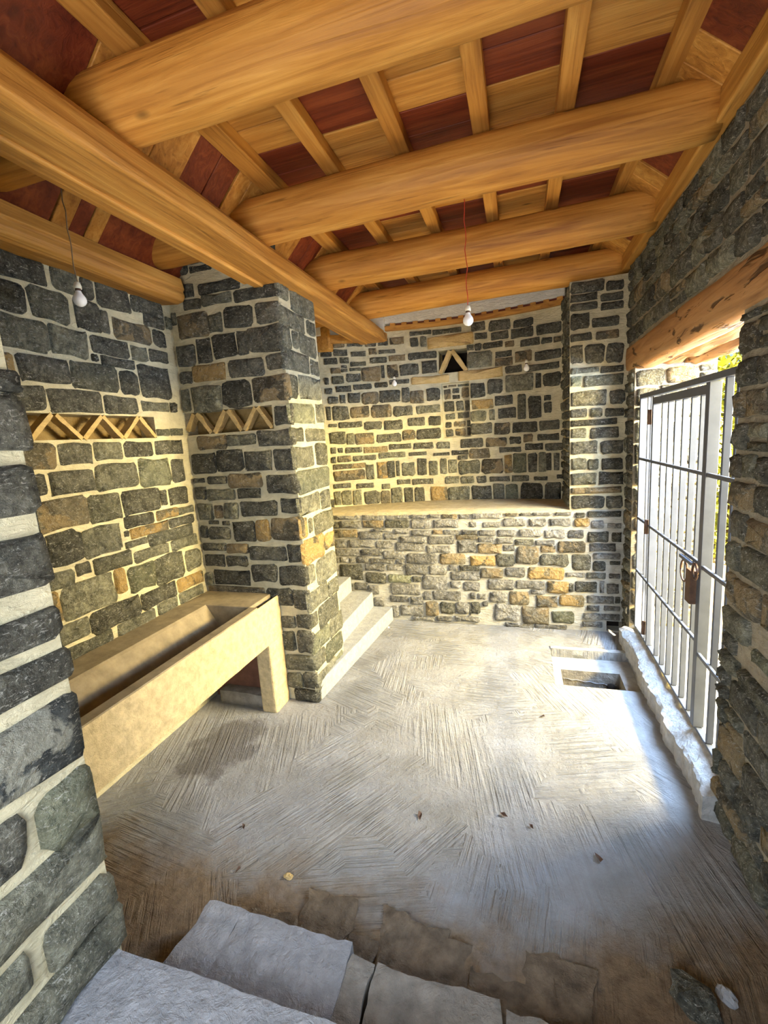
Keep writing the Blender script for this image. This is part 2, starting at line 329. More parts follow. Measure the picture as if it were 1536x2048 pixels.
def sheet(name, P, u0, u1, v0, v1, holes, m, flip=False, parent=None, depth=0.12, step=0.25, backm=None):
    # wall face with real pockets where holes = (u0,u1,v0,v1) are given
    us = sorted(set([u0, u1] + [h[i] for h in holes for i in (0, 1)] + [u0+(u1-u0)*i/max(1, int((u1-u0)/step)) for i in range(1, max(1, int((u1-u0)/step)))]))
    vs_ = sorted(set([v0, v1] + [h[i] for h in holes for i in (2, 3)]))
    g = G(); idx = {}
    def vid(i, j):
        if (i, j) not in idx: idx[(i, j)] = len(g.v); g.v.append(tuple(P(us[i], vs_[j], 0)))
        return idx[(i, j)]
    for i in range(len(us)-1):
        for j in range(len(vs_)-1):
            cu, cv = (us[i]+us[i+1])/2, (vs_[j]+vs_[j+1])/2
            if any(h[0] < cu < h[1] and h[2] < cv < h[3] for h in holes): continue
            g.f.append((vid(i, j), vid(i+1, j), vid(i+1, j+1), vid(i, j+1)))
    for h in holes:
        d = h[4] if len(h) > 4 else depth
        a = [P(h[0], h[2], 0), P(h[1], h[2], 0), P(h[1], h[3], 0), P(h[0], h[3], 0)]; b = [P(h[0], h[2], -d), P(h[1], h[2], -d), P(h[1], h[3], -d), P(h[0], h[3], -d)]
        g.add(a+b, [(1, 0, 4, 5), (2, 1, 5, 6), (3, 2, 6, 7), (0, 3, 7, 4)] + ([(4, 5, 6, 7)] if backm is None else []))
    if flip: g.f = [f[::-1] for f in g.f]
    w = g.build(name, m, parent)
    if parent is None: tag(w, kind='structure')
    if backm is not None:
        for h in holes:
            d = h[4] if len(h) > 4 else depth
            b = [P(h[0], h[2], -d), P(h[1], h[2], -d), P(h[1], h[3], -d), P(h[0], h[3], -d)]
            mesh('pocket_back', b, [(3, 2, 1, 0) if flip else (0, 1, 2, 3)], backm, w)
    return w
def strut(P, p, q, w, d0, d1, m, parent, rnd, name='strip_stone'):
    # a narrow hand-cut strip set in a pocket, from p to q in the wall's plane
    p, q = Vector(p), Vector(q); t = (q-p).normalized(); s = Vector((-t.y, t.x)); vs = []; n = 5
    for i in range(n+1):
        c = p+(q-p)*i/n; ww = w*rnd.uniform(0.42, 0.56)
        for a, d in ((-ww, d0), (ww, d0), (ww*0.85, d1), (-ww*0.85, d1)):
            e = c+s*a; vs.append(P(e.x, e.y, d+(rnd.uniform(-.002, .002) if d == d1 else 0)))
    fs = [(i*4+k, i*4+(k+1) % 4, i*4+4+(k+1) % 4, i*4+4+k) for i in range(n) for k in range(4)] + [(3, 2, 1, 0), (n*4, n*4+1, n*4+2, n*4+3)]
    mesh(name, vs, fs, m, parent)
STONES = {
'left': '1695,1950,2938,3054,0 1977,2144,2941,3076,1 2159,2230,2939,3058,0 2256,2493,2926,3069,0 2511,2782,2959,3062,0 2601,2777,2884,2957,0 1665,1813,2763,2909,0 1834,2058,2761,2927,1 2085,2253,2759,2928,0 2262,2305,2764,2900,0 2340,2643,2749,2879,2 2662,2775,2757,2868,0 1633,1898,2581,2747,1 1909,2137,2588,2742,1 2162,2433,2634,2735,0 2453,2577,2635,2726,1 2607,2776,2647,2729,0 2150,2185,2582,2621,0 2215,2457,2569,2623,0 1618,1692,2434,2556,3 1717,1987,2424,2563,0 2001,2315,2408,2564,1 2332,2466,2399,2552,0 2479,2765,2393,2619,0 1624,1826,2272,2405,0 1843,2169,2272,2398,0 2186,2434,2275,2382,0 2471,2713,2303,2366,1 2732,2784,2300,2371,0 1613,1826,1966,2101,2 1845,2043,1973,2098,0 2058,2256,1993,2097,1 2276,2507,1992,2095,0 2537,2797,1995,2098,0 2569,2680,2131,2177,1 2700,2819,2134,2182,1 1628,1744,1824,1939,0 1761,2031,1814,1945,0 2035,2353,1798,1965,1 2364,2639,1786,1975,4 2657,2784,1789,1961,0 1644,1951,1623,1794,2 1958,2180,1616,1786,1 2194,2504,1619,1774,0 2516,2565,1639,1749,0 2595,2782,1621,1750,0 1620,1678,1448,1612,0 1684,1878,1423,1612,0 1884,2148,1417,1596,1 2185,2428,1536,1613,0 2451,2651,1542,1607,3 2663,2817,1546,1595,1 2173,2208,1490,1527,0 2218,2547,1466,1531,3 2558,2810,1467,1529,0 2168,2337,1414,1452,1 2351,2787,1377,1460,1 1927,2194,1310,1406,1 2218,2522,1299,1372,1 2547,2816,1292,1372,1 1626,1798,1305,1396,1 1818,1904,1338,1408,0 1699,2037,1100,1305,1 2050,2128,1142,1305,3 2148,2366,1114,1282,4 2375,2642,1086,1285,1 2661,2821,1100,1254,1 1591,1693,1125,1300,3 1848,2206,962,1095,0 2221,2532,971,1081,0 2550,2829,975,1073,3 1603,1837,985,1095,1 2550,2809,883,966,1 2337,2525,887,966,1 2007,2313,865,957,1 1679,1973,886,957,1',
'front': '-2318,-2220,3101,3197,0 -2176,-1835,3103,3171,0 -2159,-1912,3026,3091,1 -1895,-1574,3008,3090,0 -2324,-2170,3017,3087,1 -2496,-2405,2932,3020,1 -2399,-2132,2827,2990,2 -2128,-2013,2837,2966,1 -1996,-1766,2848,2985,0 -1738,-1581,2845,2984,0 -2485,-2410,2823,2888,4 -2495,-2277,2636,2784,0 -2259,-2130,2636,2813,0 -2113,-1919,2653,2823,0 -1909,-1827,2660,2820,0 -1826,-1565,2659,2835,0 -2490,-2329,2510,2598,0 -2321,-2033,2508,2631,3 -2008,-1716,2509,2628,0 -1695,-1565,2537,2641,0 -2497,-2378,2310,2472,1 -2357,-2090,2296,2477,1 -2084,-1840,2300,2493,0 -1823,-1572,2322,2494,2 -1737,-1566,2138,2300,0 -2359,-2099,2012,2113,2 -2098,-1846,2028,2108,1 -1832,-1549,2006,2118,0 -2455,-2216,1830,1991,0 -2210,-1977,1833,1999,0 -1957,-1734,1835,1981,0 -1719,-1561,1830,1986,0 -2438,-2345,1763,1795,0 -2307,-2141,1748,1806,0 -2132,-1831,1713,1818,2 -1796,-1548,1655,1801,0 -2488,-2338,1630,1731,0 -2334,-2083,1620,1708,1 -2058,-1858,1632,1703,0 -2467,-2301,1465,1600,1 -2285,-2210,1477,1584,2 -2198,-2071,1476,1595,1 -2048,-1729,1491,1607,0 -1702,-1552,1509,1623,0 -2465,-2376,1322,1422,0 -2361,-2165,1313,1407,0 -2347,-2265,1436,1459,0 -2228,-2164,1425,1455,0 -2142,-1947,1295,1452,0 -1936,-1814,1295,1463,3 -1802,-1557,1305,1479,2 -2457,-2219,1222,1279,0 -2215,-2017,1200,1276,2 -2012,-1691,1143,1254,0 -1685,-1563,1138,1269,0 -2463,-2246,1091,1188,0 -2235,-2042,1095,1176,0 -2466,-2386,926,1036,1 -2372,-2034,939,1061,0 -2018,-1790,973,1110,0 -1776,-1552,952,1105,0 -2440,-1926,861,925,2 -1905,-1680,782,925,0 -1671,-1557,762,922,0 -1799,-1677,606,704,0 -1672,-1541,607,722,0 -1818,-1695,413,577,1 -1679,-1551,410,586,0 -1807,-1554,257,384,1 -1802,-1669,100,230,1 -1660,-1554,107,243,0 -1752,-1559,-5,95,0',
'side': '2854,2997,3003,3107,1 3027,3404,2951,3126,1 2826,3218,2823,2946,1 3263,3406,2835,2946,1 2845,2967,2671,2818,1 3011,3082,2691,2817,1 3109,3397,2672,2818,1 2838,3240,2533,2668,1 3268,3406,2535,2645,1 2840,3011,2335,2492,1 3040,3415,2337,2512,1 2857,2909,2155,2286,4 2919,3254,2157,2300,4 3289,3433,2170,2316,1 2866,3037,2021,2126,1 3075,3426,2018,2118,1 2849,3172,1833,1988,1 3215,3417,1828,2001,1 2855,3425,1642,1812,4 2872,3213,1477,1622,1 3235,3410,1474,1617,1 2847,2961,1310,1468,3 2980,3051,1329,1443,1 3078,3434,1292,1447,1 2863,3206,1104,1291,3 3228,3434,1128,1262,3 2845,3015,946,1095,1 3041,3417,894,1096,1 2853,3208,741,889,1 3212,3425,729,855,1 2888,2982,609,715,1 3001,3386,542,724,1 2872,3163,392,537,4 3176,3447,375,537,1 2862,3050,254,389,1 3068,3410,209,362,4 2891,3243,75,204,1 3253,3394,53,180,4 2878,3156,-41,70,1',
'near': '901,979,2042,2202,0 864,990,1851,1997,0 822,969,1616,1785,0 783,964,1444,1541,0 747,979,1289,1395,0 706,984,1014,1233,5 812,976,768,971,4 682,777,813,974,0 623,983,590,766,1 757,979,382,535,1 588,713,436,553,1 632,945,236,377,1',
'up': '-2145,-2009,2895,2961,0 -1982,-1887,2898,2968,1 -1860,-1699,2970,3022,0 -1663,-1470,2881,2947,1 -1554,-1369,2982,3020,0 -1229,-901,2888,2963,0 -1446,-1259,2889,2955,2 -1873,-1702,2861,2909,1 -1969,-1915,2846,2874,0 -2083,-1985,2789,2855,2 -1977,-1909,2803,2836,0 -1886,-1767,2811,2840,1 -2153,-2118,2670,2746,0 -2082,-1957,2674,2759,1 -1929,-1769,2688,2779,0 -1753,-1560,2681,2848,2 -1535,-1507,2710,2853,0 -1478,-1349,2702,2855,2 -1339,-1112,2717,2845,0 -1082,-902,2720,2857,0 -2162,-2087,2564,2631,0 -2050,-1883,2579,2646,0 -1860,-1659,2596,2653,0 -1626,-1478,2606,2659,0 -1458,-1230,2630,2678,0 -1202,-773,2605,2686,3 -2144,-2033,2446,2533,0 -2010,-1956,2449,2546,0 -1928,-1794,2447,2563,0 -1772,-1593,2420,2556,2 -1582,-1341,2430,2570,0 -1322,-1234,2411,2585,0 -1227,-1070,2392,2537,2 -1044,-883,2406,2550,0 -2164,-2125,2265,2420,0 -2098,-1931,2256,2417,0 -1908,-1698,2271,2403,2 -1684,-1449,2255,2402,2 -1430,-1210,2257,2375,0 -1171,-890,2270,2362,1 -2149,-2068,2183,2218,0 -2046,-1792,2165,2229,0 -1766,-1575,2123,2217,0 -1547,-1337,2107,2216,0 -1272,-1070,2133,2226,0 -1030,-892,2122,2230,0 -2156,-1980,1982,2121,1 -1972,-1888,1962,2101,1 -1880,-1671,1960,2090,2 -1643,-1361,1961,2061,0 -1340,-1191,1975,2089,2 -1177,-898,1969,2088,0 -2154,-2100,1871,1946,0 -2077,-2027,1875,1935,0 -2000,-1813,1864,1929,0 -1800,-1525,1851,1922,2 -1505,-1248,1871,1932,0 -1219,-989,1858,1928,0 -945,-795,1843,1923,1 -2154,-2108,1756,1831,0 -2085,-1942,1761,1837,2 -1924,-1663,1764,1825,0 -1633,-1323,1772,1838,1 -1284,-1074,1782,1822,0 -990,-805,1765,1795,0 -2142,-1788,1681,1737,2 -2146,-1801,1539,1661,2 -1785,-1698,1530,1714,1 -1659,-1546,1530,1734,3 -1536,-1457,1532,1737,0 -1437,-1403,1548,1732,0 -1379,-1219,1540,1708,1 -1188,-1082,1540,1743,0 -1053,-953,1532,1705,1 -917,-841,1541,1728,1 -2155,-1970,1453,1505,0 -1906,-1714,1431,1488,0 -1618,-1524,1402,1464,1 -1442,-1282,1445,1502,0 -1258,-1010,1431,1498,0 -2148,-2088,1252,1417,1 -2079,-1967,1242,1418,1 -1949,-1858,1231,1418,1 -1830,-1655,1233,1389,0 -1636,-1532,1220,1382,2 -1522,-1387,1211,1409,1 -1362,-1256,1202,1405,0 -1236,-1120,1200,1397,0 -1049,-846,1210,1396,3 -563,-285,2728,2899,1 -250,-70,2806,2869,0 -257,-62,2714,2796,2 159,421,2716,2808,0 -42,136,2725,2838,2 -668,-171,2602,2706,3 -146,32,2624,2701,0 70,403,2612,2678,0 -144,143,2423,2607,1 170,221,2434,2586,0 243,416,2436,2581,0 -539,-375,2400,2556,0 -349,-179,2421,2580,0 -524,-283,2268,2369,3 -268,-70,2287,2396,0 -23,64,2116,2391,1 92,227,2114,2356,0 251,318,2295,2347,0 250,331,2161,2276,0 -544,-363,2133,2251,1 -327,-272,2132,2253,1 -236,-43,2139,2254,0 -549,-306,1986,2110,0 -281,-105,1965,2098,2 -81,184,1969,2083,0 202,402,1981,2078,0 -677,-408,1836,1941,0 -383,-148,1831,1934,2 -118,10,1850,1931,0 35,135,1862,1952,2 182,401,1870,1938,0 48,237,1774,1844,0 260,436,1759,1838,0 -231,8,1761,1817,0 -575,-334,1704,1820,2 -777,-585,1759,1812,0 -704,-592,1703,1752,0 -821,-724,1547,1710,1 -704,-454,1528,1689,1 -433,-189,1523,1697,2 -174,-93,1523,1731,3 -83,60,1520,1746,4 79,175,1527,1739,0 194,268,1525,1745,1 273,319,1543,1732,0 346,400,1542,1729,0 -866,-704,1422,1509,1 -688,-527,1415,1502,1 -501,-385,1415,1501,0 -348,-122,1431,1484,0 -102,86,1426,1494,1 139,281,1434,1474,0 373,431,1452,1497,0 -841,-581,1209,1380,1 -560,-332,1208,1382,0 -310,-186,1217,1404,1 -166,-34,1216,1396,4 -9,233,1217,1404,0 257,418,1221,1408,0 -1000,-484,2988,3115,3 -1198,-1105,3030,3133,0 -1078,-1012,3020,3136,1 -1193,-953,3152,3196,0 -941,-610,3139,3189,1 -506,-351,3120,3211,0 -313,-76,3089,3199,0 -52,150,3085,3167,0 -470,-329,3027,3095,0 -291,-103,2998,3077,0 -79,149,2979,3075,0 178,421,2968,3072,0 -559,-480,2924,2983,0 -474,-396,2913,2988,0 -383,-167,2916,2978,0 -143,-44,2903,2963,2 17,218,2882,2953,0 229,332,2878,2936,0 349,420,2871,2929,2',
'low': '-2023,-1702,1153,1203,1 -1674,-1426,1144,1199,1 -1398,-1143,1146,1200,0 -1127,-942,1149,1201,1 -926,-807,1157,1199,0 -792,-635,1150,1196,2 -615,-511,1143,1194,0 -2020,-1955,1049,1121,0 -1942,-1686,1053,1131,0 -1674,-1432,1052,1133,2 -1420,-1147,1055,1136,0 -1126,-904,1043,1143,1 -889,-628,1052,1130,0 -1981,-1740,947,1031,2 -1725,-1451,925,1013,1 -1441,-1270,920,985,1 -1549,-1337,1013,1040,0 -1310,-1158,991,1034,1 -1261,-965,894,953,1 -1132,-904,963,1022,1 -893,-795,984,1026,2 -780,-622,979,1021,0 -592,-433,984,1020,0 -955,-676,874,958,0 -654,-434,922,979,2 -643,-448,781,911,1 -2016,-1867,822,924,1 -1849,-1554,830,919,1 -1538,-1331,821,903,1 -1316,-991,796,883,1 -971,-716,778,858,1 -2025,-1718,732,806,1 -1711,-1471,741,809,1 -1462,-1212,706,789,1 -1198,-866,656,765,1 -839,-562,657,769,2 -2034,-1979,650,707,0 -1973,-1865,657,714,1 -1860,-1783,647,710,1 -1771,-1631,650,723,1 -1614,-1331,654,701,1 -1316,-1216,647,696,1 -1986,-1713,445,630,0 -1684,-1455,567,641,1 -1427,-1243,573,629,1 -1222,-972,529,644,1 -962,-762,535,638,0 -745,-647,588,642,0 -632,-420,592,645,0 -1682,-1446,420,539,0 -1423,-1161,434,524,4 -1146,-1048,452,507,0 -1039,-758,376,518,0 -733,-418,484,575,1 -1832,-1661,333,415,1 -1658,-1542,292,396,1 -1404,-1060,301,420,1 -737,-619,400,465,0 -599,-422,368,465,0 -1610,-1483,144,260,1 -1417,-1204,213,276,0 -1182,-1034,194,279,1 -1025,-939,250,345,1 -928,-629,254,353,1 -1306,-1040,66,174,0 -1017,-877,73,230,2 -855,-697,99,232,0 -680,-541,113,240,0 -525,-433,115,251,0 -1399,-1319,26,165,1 -1166,-914,16,56,1 -898,-733,18,68,1 -701,-437,28,83,1 -481,-183,1144,1203,0 -152,-33,1167,1225,2 -18,84,1165,1207,0 104,281,1168,1220,1 309,449,1165,1211,1 495,573,1143,1183,0 600,883,1145,1200,0 -175,34,1061,1135,0 68,228,1060,1132,1 261,449,1063,1130,1 486,614,1052,1128,3 632,740,1036,1106,0 771,886,1035,1080,0 -375,-206,1052,1100,0 -419,-254,966,1020,0 -238,-52,955,1019,1 -32,189,955,1023,0 213,402,939,1022,1 426,565,934,1016,0 601,781,899,1000,0 808,892,899,995,0 -427,-266,900,944,1 -245,-83,885,939,1 -68,110,869,923,0 129,303,871,913,0 331,579,799,903,2 616,845,812,884,1 -435,-196,780,878,2 -181,-74,804,863,1 -61,162,676,848,2 177,312,797,860,2 -256,-77,645,776,0 168,431,659,776,0 459,626,617,774,0 653,882,741,787,0 645,763,616,709,0 798,883,681,712,0 -519,-261,650,746,3 -411,-187,519,620,2 -171,32,537,630,1 52,393,518,637,3 407,576,553,590,0 595,760,542,594,0 791,885,547,588,0 -346,-82,393,500,1 -66,213,415,497,1 233,431,381,494,3 435,473,397,482,0 492,688,397,508,0 715,747,397,512,1 770,874,390,489,0 84,213,368,407,1 -136,63,238,378,2 -329,-156,256,370,0 128,329,229,344,2 349,573,246,359,3 596,840,290,359,0 849,889,297,360,0 -538,-531,98,243,1 -286,-26,61,238,1 -11,255,44,223,2 275,484,66,187,4 601,709,212,260,0 750,891,221,263,0 569,892,125,184,0 560,738,49,93,0 -178,100,-6,39,1 110,416,2,39,1',
'pier': '415,717,3154,3239,0 735,868,3137,3210,0 415,664,3083,3136,0 692,870,3057,3112,0 415,665,3007,3060,0 692,871,2982,3038,0 415,602,2848,2983,0 621,838,2848,2924,0 415,621,2750,2808,0 658,840,2740,2807,2 424,548,2557,2715,0 567,724,2549,2705,0 743,878,2531,2694,0 434,680,2470,2510,1 698,881,2455,2504,0 434,539,2357,2447,4 559,882,2344,2433,1 454,747,2174,2306,0 775,894,2174,2294,0 444,589,2079,2151,0 617,712,2068,2149,1 740,888,2066,2136,0 454,834,1998,2049,0 454,580,1893,1976,1 619,854,1878,1971,0 454,677,1743,1858,0 706,893,1730,1854,0 454,582,1597,1703,1 602,688,1591,1686,1 717,887,1584,1688,0 454,670,1456,1563,1 690,899,1447,1564,0 455,882,1372,1424,2 455,741,1227,1346,0 760,893,1222,1340,0',
}

# ------------------------------------------------------------------ measured stone faces (u0,u1,z0,z1,kind in mm)
def items(k):
    return [tuple(int(q)/1000.0 if n < 4 else int(q) for n, q in enumerate(s.split(','))) for s in STONES[k].split()]
XL, XP, XN, XR = -2.45, -1.55, -1.458, 0.92
YP, YPB, YN, YB = 2.87, 3.43, 0.99, 4.50
ZC = 3.60
def yc(x): return 5.30-0.2*((x+0.6)/1.1)**2
P_left = lambda u, v, d: (XL+d, u, v)
P_front = lambda u, v, d: (u, YP-d, v)
P_side = lambda u, v, d: (XP+d, u, v)
P_near = lambda u, v, d: (XN+d, u, v)
P_up = lambda u, v, d: (u, yc(u)-d, v)
P_low = lambda u, v, d: (u, YB-d, v)
P_right = lambda u, v, d: (XR-d, u, v)

# ---- setting: shell
g = G()
g.box(-3.0, -2.62, -1.2, 5.8, -0.3, 3.9); g.box(-3.0, 1.5, 5.72, 5.9, -0.3, 3.9)
tag(g.build('wall_outer', MORTAR), kind='structure')
g = G(); g.box(-2.62, -1.35, -1.1, -0.8, -0.3, 3.7); g.box(0.35, 1.5, -1.1, -0.8, -0.3, 3.7); g.box(-1.35, 0.35, -1.1, -0.8, 2.65, 3.7)
tag(g.build('wall_rear', MORTAR_R), kind='structure')
g = G(); g.box(-3.3, 1.62, -3.6, 6.0, 3.72, 3.9)  # rear eave is unseen, added to keep sun out of the doorway
tag(g.build('roof_with_added_eave', MORTAR_R), kind='structure')
g = G(); g.box(1.5, 26, -14, 26, -0.4, 0.06); g.box(-14, 1.5, -14, -1.1, -0.4, 0.06)
tag(g.build('ground', GROUND), kind='structure')
# dry grassy hillside rising beyond the yard
g = G(); nx_, ny_ = 30, 30
for j in range(ny_+1):
    for i in range(nx_+1):
        x = 3.6+20*i/nx_; y = -12+34*j/ny_
        g.v.append((x, y, 0.05+max(0, x-3.8)*0.55+0.5*N.noise(Vector((x*.3, y*.3, 0)))*min(1, max(0, x-3.8))))
g.f = [(j*(nx_+1)+i, j*(nx_+1)+i+1, (j+1)*(nx_+1)+i+1, (j+1)*(nx_+1)+i) for j in range(ny_) for i in range(nx_)]
tag(g.build('hillside', GRASSY, None, True), kind='structure')

# ---- left wall with its zigzag pocket
wl_holes = [(1.22, 2.565, 2.118, 2.262, 0.13)]
wl = sheet('wall_left', P_left, 0.95, 5.4, 0.0, ZC+0.1, wl_holes, MORTAR, backm=POCKET)
it = items('left'); hl = [(1.22, 2.565, 2.118, 2.262), (0.9, 2.87, 0.0, 0.86)]
it += fill(1.0, 2.86, 0.87, 3.1, it, hl, (0.10, 0.19), (0.12, 0.34), 0.022, R, [0, 0, 0, 1, 1, 2])
it += fill(3.45, 5.1, 0.9, 3.5, it, [], (0.10, 0.19), (0.12, 0.34), 0.022, R, [0, 0, 1])
lay(wl, P_left, it, False, R)
zz = [((1.642, 2.175), (1.697, 2.120)), ((1.712, 2.121), (1.845, 2.258)), ((1.868, 2.256), (2.001, 2.121)), ((2.014, 2.121), (2.152, 2.256)), ((2.160, 2.256), (2.283, 2.121)), ((2.293, 2.121), (2.430, 2.258)), ((2.440, 2.258), (2.556, 2.124)), ((1.545, 2.258), (1.642, 2.175)), ((1.42, 2.121), (1.54, 2.258))]
for p, q in zz: strut(P_left, p, q, 0.030, -0.055, 0.004, OCHRE, wl, R)

# ---- middle pier between alcove and back of the room
ph = [(-2.49, -1.69, 2.128, 2.296, 0.13)]
pr = sheet('stone_pier', P_front, -2.49, XP, -0.02, 3.7, ph, MORTAR, backm=POCKET)
it = items('front')
it = [s for s in it if not (s[2] < 2.28 and s[3] > 2.14 and s[0] < -1.7)] + [(-1.672, -1.565, 2.150, 2.285, 0)]
hp = [(-2.49, -1.69, 2.128, 2.296), (-2.5, -1.80, 0.0, 0.88)]
it += fill(-2.44, XP-0.005, 0.9, 3.55, it, hp, (0.10, 0.17), (0.10, 0.26), 0.022, R, [0, 0, 1])
it += fill(-1.80, XP-0.005, 0.0, 0.9, it, [], (0.08, 0.15), (0.10, 0.2), 0.02, R, [0, 1])
lay(pr, P_front, [(max(s[0], -2.44), XP+R.uniform(.004, .016) if s[1] > XP-0.05 else s[1])+s[2:] for s in it if s[1]-max(s[0], -2.44) > 0.03], False, R)
for p, q in [((-2.44, 2.165), (-2.364, 2.285)), ((-2.337, 2.285), (-2.225, 2.135)), ((-2.197, 2.135), (-2.085, 2.288)), ((-2.060, 2.288), (-1.960, 2.135)), ((-1.935, 2.135), (-1.825, 2.288)), ((-1.806, 2.288), (-1.705, 2.14))]:
    strut(P_front, p, q, 0.036, -0.055, 0.004, OCHRE, pr, R)
side = sheet('mortar_face', P_side, YP, YPB, -0.02, 3.12, [], MORTAR, parent=pr)
it = [s for s in items('side')]
it += fill(YP+0.005, YPB+0.01, 0.0, 3.1, it, [], (0.12, 0.2), (0.12, 0.3), 0.022, R, [1, 1, 4])
lay(pr, P_side, [(YP-R.uniform(.004, .016) if s[0] < YP+0.05 else s[0],)+s[1:] for s in it], False, R, (0.008, 0.018))
mesh('mortar_back', [(XP, YPB, 0), (XL, YPB, 0), (XL, YPB, 3.7), (XP, YPB, 3.12)], [(0, 1, 2, 3)], MORTAR, pr)

# ---- near pier at the left edge of the view
g = G().box(-2.62, XN, -0.9, YN, -0.02, 3.60)
np_ = tag(g.build('stone_pier', MORTAR), kind='structure')
it = items('near')
it = [((s[0]-(0.28 if i % 2 else 0.16),)+s[1:] if i in (0, 1, 2, 3, 4, 5, 7, 8, 10) else s) for i, s in enumerate(it)]
for s in list(it):
    u = s[0]
    while u > -0.75:
        w = R.uniform(0.2, 0.42); q = (u-0.03-w, u-0.03, s[2]+R.uniform(-.008, .008), s[3]+R.uniform(-.008, .008), R.choice((0, 0, 1)))
        if not any(q[0] < e[1] and q[1] > e[0] and q[2] < e[3]-.01 and q[3] > e[2]+.01 for e in it): it.append(q)
        u -= w+0.03
for hr in ((0.13, 0.22), (0.06, 0.12)):
    it += fill(-0.85, YN-0.005, 0.25, 3.08, it, [], hr, (0.14, 0.4), 0.03, R, [0, 0, 1])
lay(np_, P_near, [(s[0], YN+R.uniform(.006, .022) if s[1] > YN-0.05 else s[1])+s[2:] for s in it], False, R, (0.018, 0.034))
P_nf = lambda u, v, d: (u, YN+d, v)
it = fill(-2.44, XN-0.01, 0.0, 3.08, [], [], (0.13, 0.2), (0.15, 0.4), 0.025, R, [0, 0, 1])
lay(np_, P_nf, it, True, R)

# ---- back of the room: curved upper wall, ledge, lower wall, right pier
uh = [(-0.885, -0.556, 2.705, 2.955, 0.30), (-0.868, -0.545, 1.965, 2.590, 0.085)]
wb_ = sheet('wall_back', P_up, XL, 0.46, 1.15, 3.66, uh, MORTAR, step=0.14)
it = [s for s in items('up') if not any(s[0] < h[1]-.01 and s[1] > h[0]+.01 and s[2] < h[3]-.01 and s[3] > h[2]+.01 for h in uh)]
ochre = [s for s in it if s[4] == 3 and s[2] > 2.5]
it += fill(XL, 0.44, 1.22, 3.2, it, [h[:4] for h in uh], (0.07, 0.12), (0.08, 0.22), 0.022, R, [0, 0, 1, 2])
for s in it:
    if s in ochre:
        vs, fs = stone_geo(P_up, s[0], s[1], s[2], s[3], 0.02, R); mesh('lintel_stone', vs, fs, OCHRE, wb_, True)
    else: lay(wb_, P_up, [s], False, R, (0.008, 0.018))
Pn = lambda u, v, d: (u, yc(u)+0.085-d, v)
it = fill(-0.86, -0.55, 1.97, 2.585, [], [], (0.09, 0.15), (0.09, 0.2), 0.02, R, [0, 0, 1, 2])
lay(wb_, Pn, it, False, R, (0.005, 0.012))
mesh('pocket_back', [P_up(-0.885, 2.705, -0.295), P_up(-0.556, 2.705, -0.295), P_up(-0.556, 2.955, -0.295), P_up(-0.885, 2.955, -0.295)], [(0, 1, 2, 3)], HOLE, wb_)
for p, q in [((-0.872, 2.700), (-0.750, 2.945)), ((-0.728, 2.945), (-0.572, 2.705))]:
    strut(P_up, p, q, 0.058, -0.06, 0.012, OCHRE, wb_, R)
wlo = sheet('wall_back_lower', P_low, XL, XR+0.02, -0.05, 1.212, [(0.775, 0.905, 0.012, 0.11, 0.12)], MORTAR_G, backm=HOLE)
it = [s for s in items('low') if not (s[1] > 0.77 and s[2] < 0.115)]
it = [(s[0], s[1], s[2], min(s[3], 1.195), s[4]) for s in it]
it += fill(-2.05, 0.915, 0.0, 1.20, it, [(0.77, 0.92, 0, 0.115)], (0.05, 0.09), (0.07, 0.18), 0.018, R, [0, 1, 1, 2])
lay(wlo, P_low, [s[:4]+((6 if (s[4] == 1 or (s[4] == 0 and R.random() < .62)) else s[4]),) for s in it], False, R, (0.012, 0.026))
# ledge between them
g = G(); n = 30
for i in range(n+1):
    x = XL+(0.46-XL)*i/n
    g.v += [(x, 4.485+0.012*N.noise(Vector((x*7, 0, 0))), 1.19), (x, 4.485+0.02*N.noise(Vector((x*7, 0, 0))), 1.214), (x, 4.75, 1.222+0.006*N.noise(Vector((x*5, 2, 0)))), (x, yc(x)+0.01, 1.226)]
for i in range(n):
    for k in range(3): g.f.append((i*4+k, (i+1)*4+k, (i+1)*4+k+1, i*4+k+1))
tag(g.build('trim_1', DUST, None, True), kind='structure')
g = G().box(0.442, XR+0.1, YB+0.003, 5.44, 1.212, 3.255)
rp = tag(g.build('stone_pier', MORTAR), kind='structure')
it = items('pier'); it = [(max(s[0], 0.448), min(s[1], 0.915), max(s[2], 1.222), s[3], s[4]) for s in it]
it += fill(0.447, 0.917, 1.215, 3.25, it, [], (0.05, 0.1), (0.1, 0.25), 0.02, R, [0, 0, 1])
lay(rp, P_low, it, False, R, (0.012, 0.026))
P_rs = lambda u, v, d: (0.442-d, u, v)
lay(rp, P_rs, fill(4.51, 5.1, 1.23, 3.24, [], [], (0.08, 0.14), (0.15, 0.3), 0.02, R, [0, 0, 1]), True, R)
# timber string course with dentils and the white band above it
g = G(); n = 24; us = [-1.46+(0.45+1.46)*i/n for i in range(n+1)]
def strip(us, z0, z1, d0, d1):
    g = G()
    for u in us: g.v += [P_up(u, z0, d0), P_up(u, z0, d1), P_up(u, z1, d1), P_up(u, z1, d0)]
    for i in range(len(us)-1):
        for k in range(4): g.f.append((i*4+k, (i+1)*4+k, (i+1)*4+(k+1) % 4, i*4+(k+1) % 4))
    g.f += [(0, 1, 2, 3), tuple(len(g.v)-4+k for k in (3, 2, 1, 0))]
    return g
tr = tag(strip(us, 3.222, 3.272, -0.02, 0.05).build('trim_2', PINE[0]), kind='structure')
for i in range(15):
    u = -1.40+i*0.127
    strip([u, u+0.055], 3.272, 3.300, -0.02, 0.045).build('dentil', PINE[0], tr)
    strip([u+0.055, u+0.127], 3.272, 3.300, -0.02, 0.012).build('dentil', RED[0], tr)
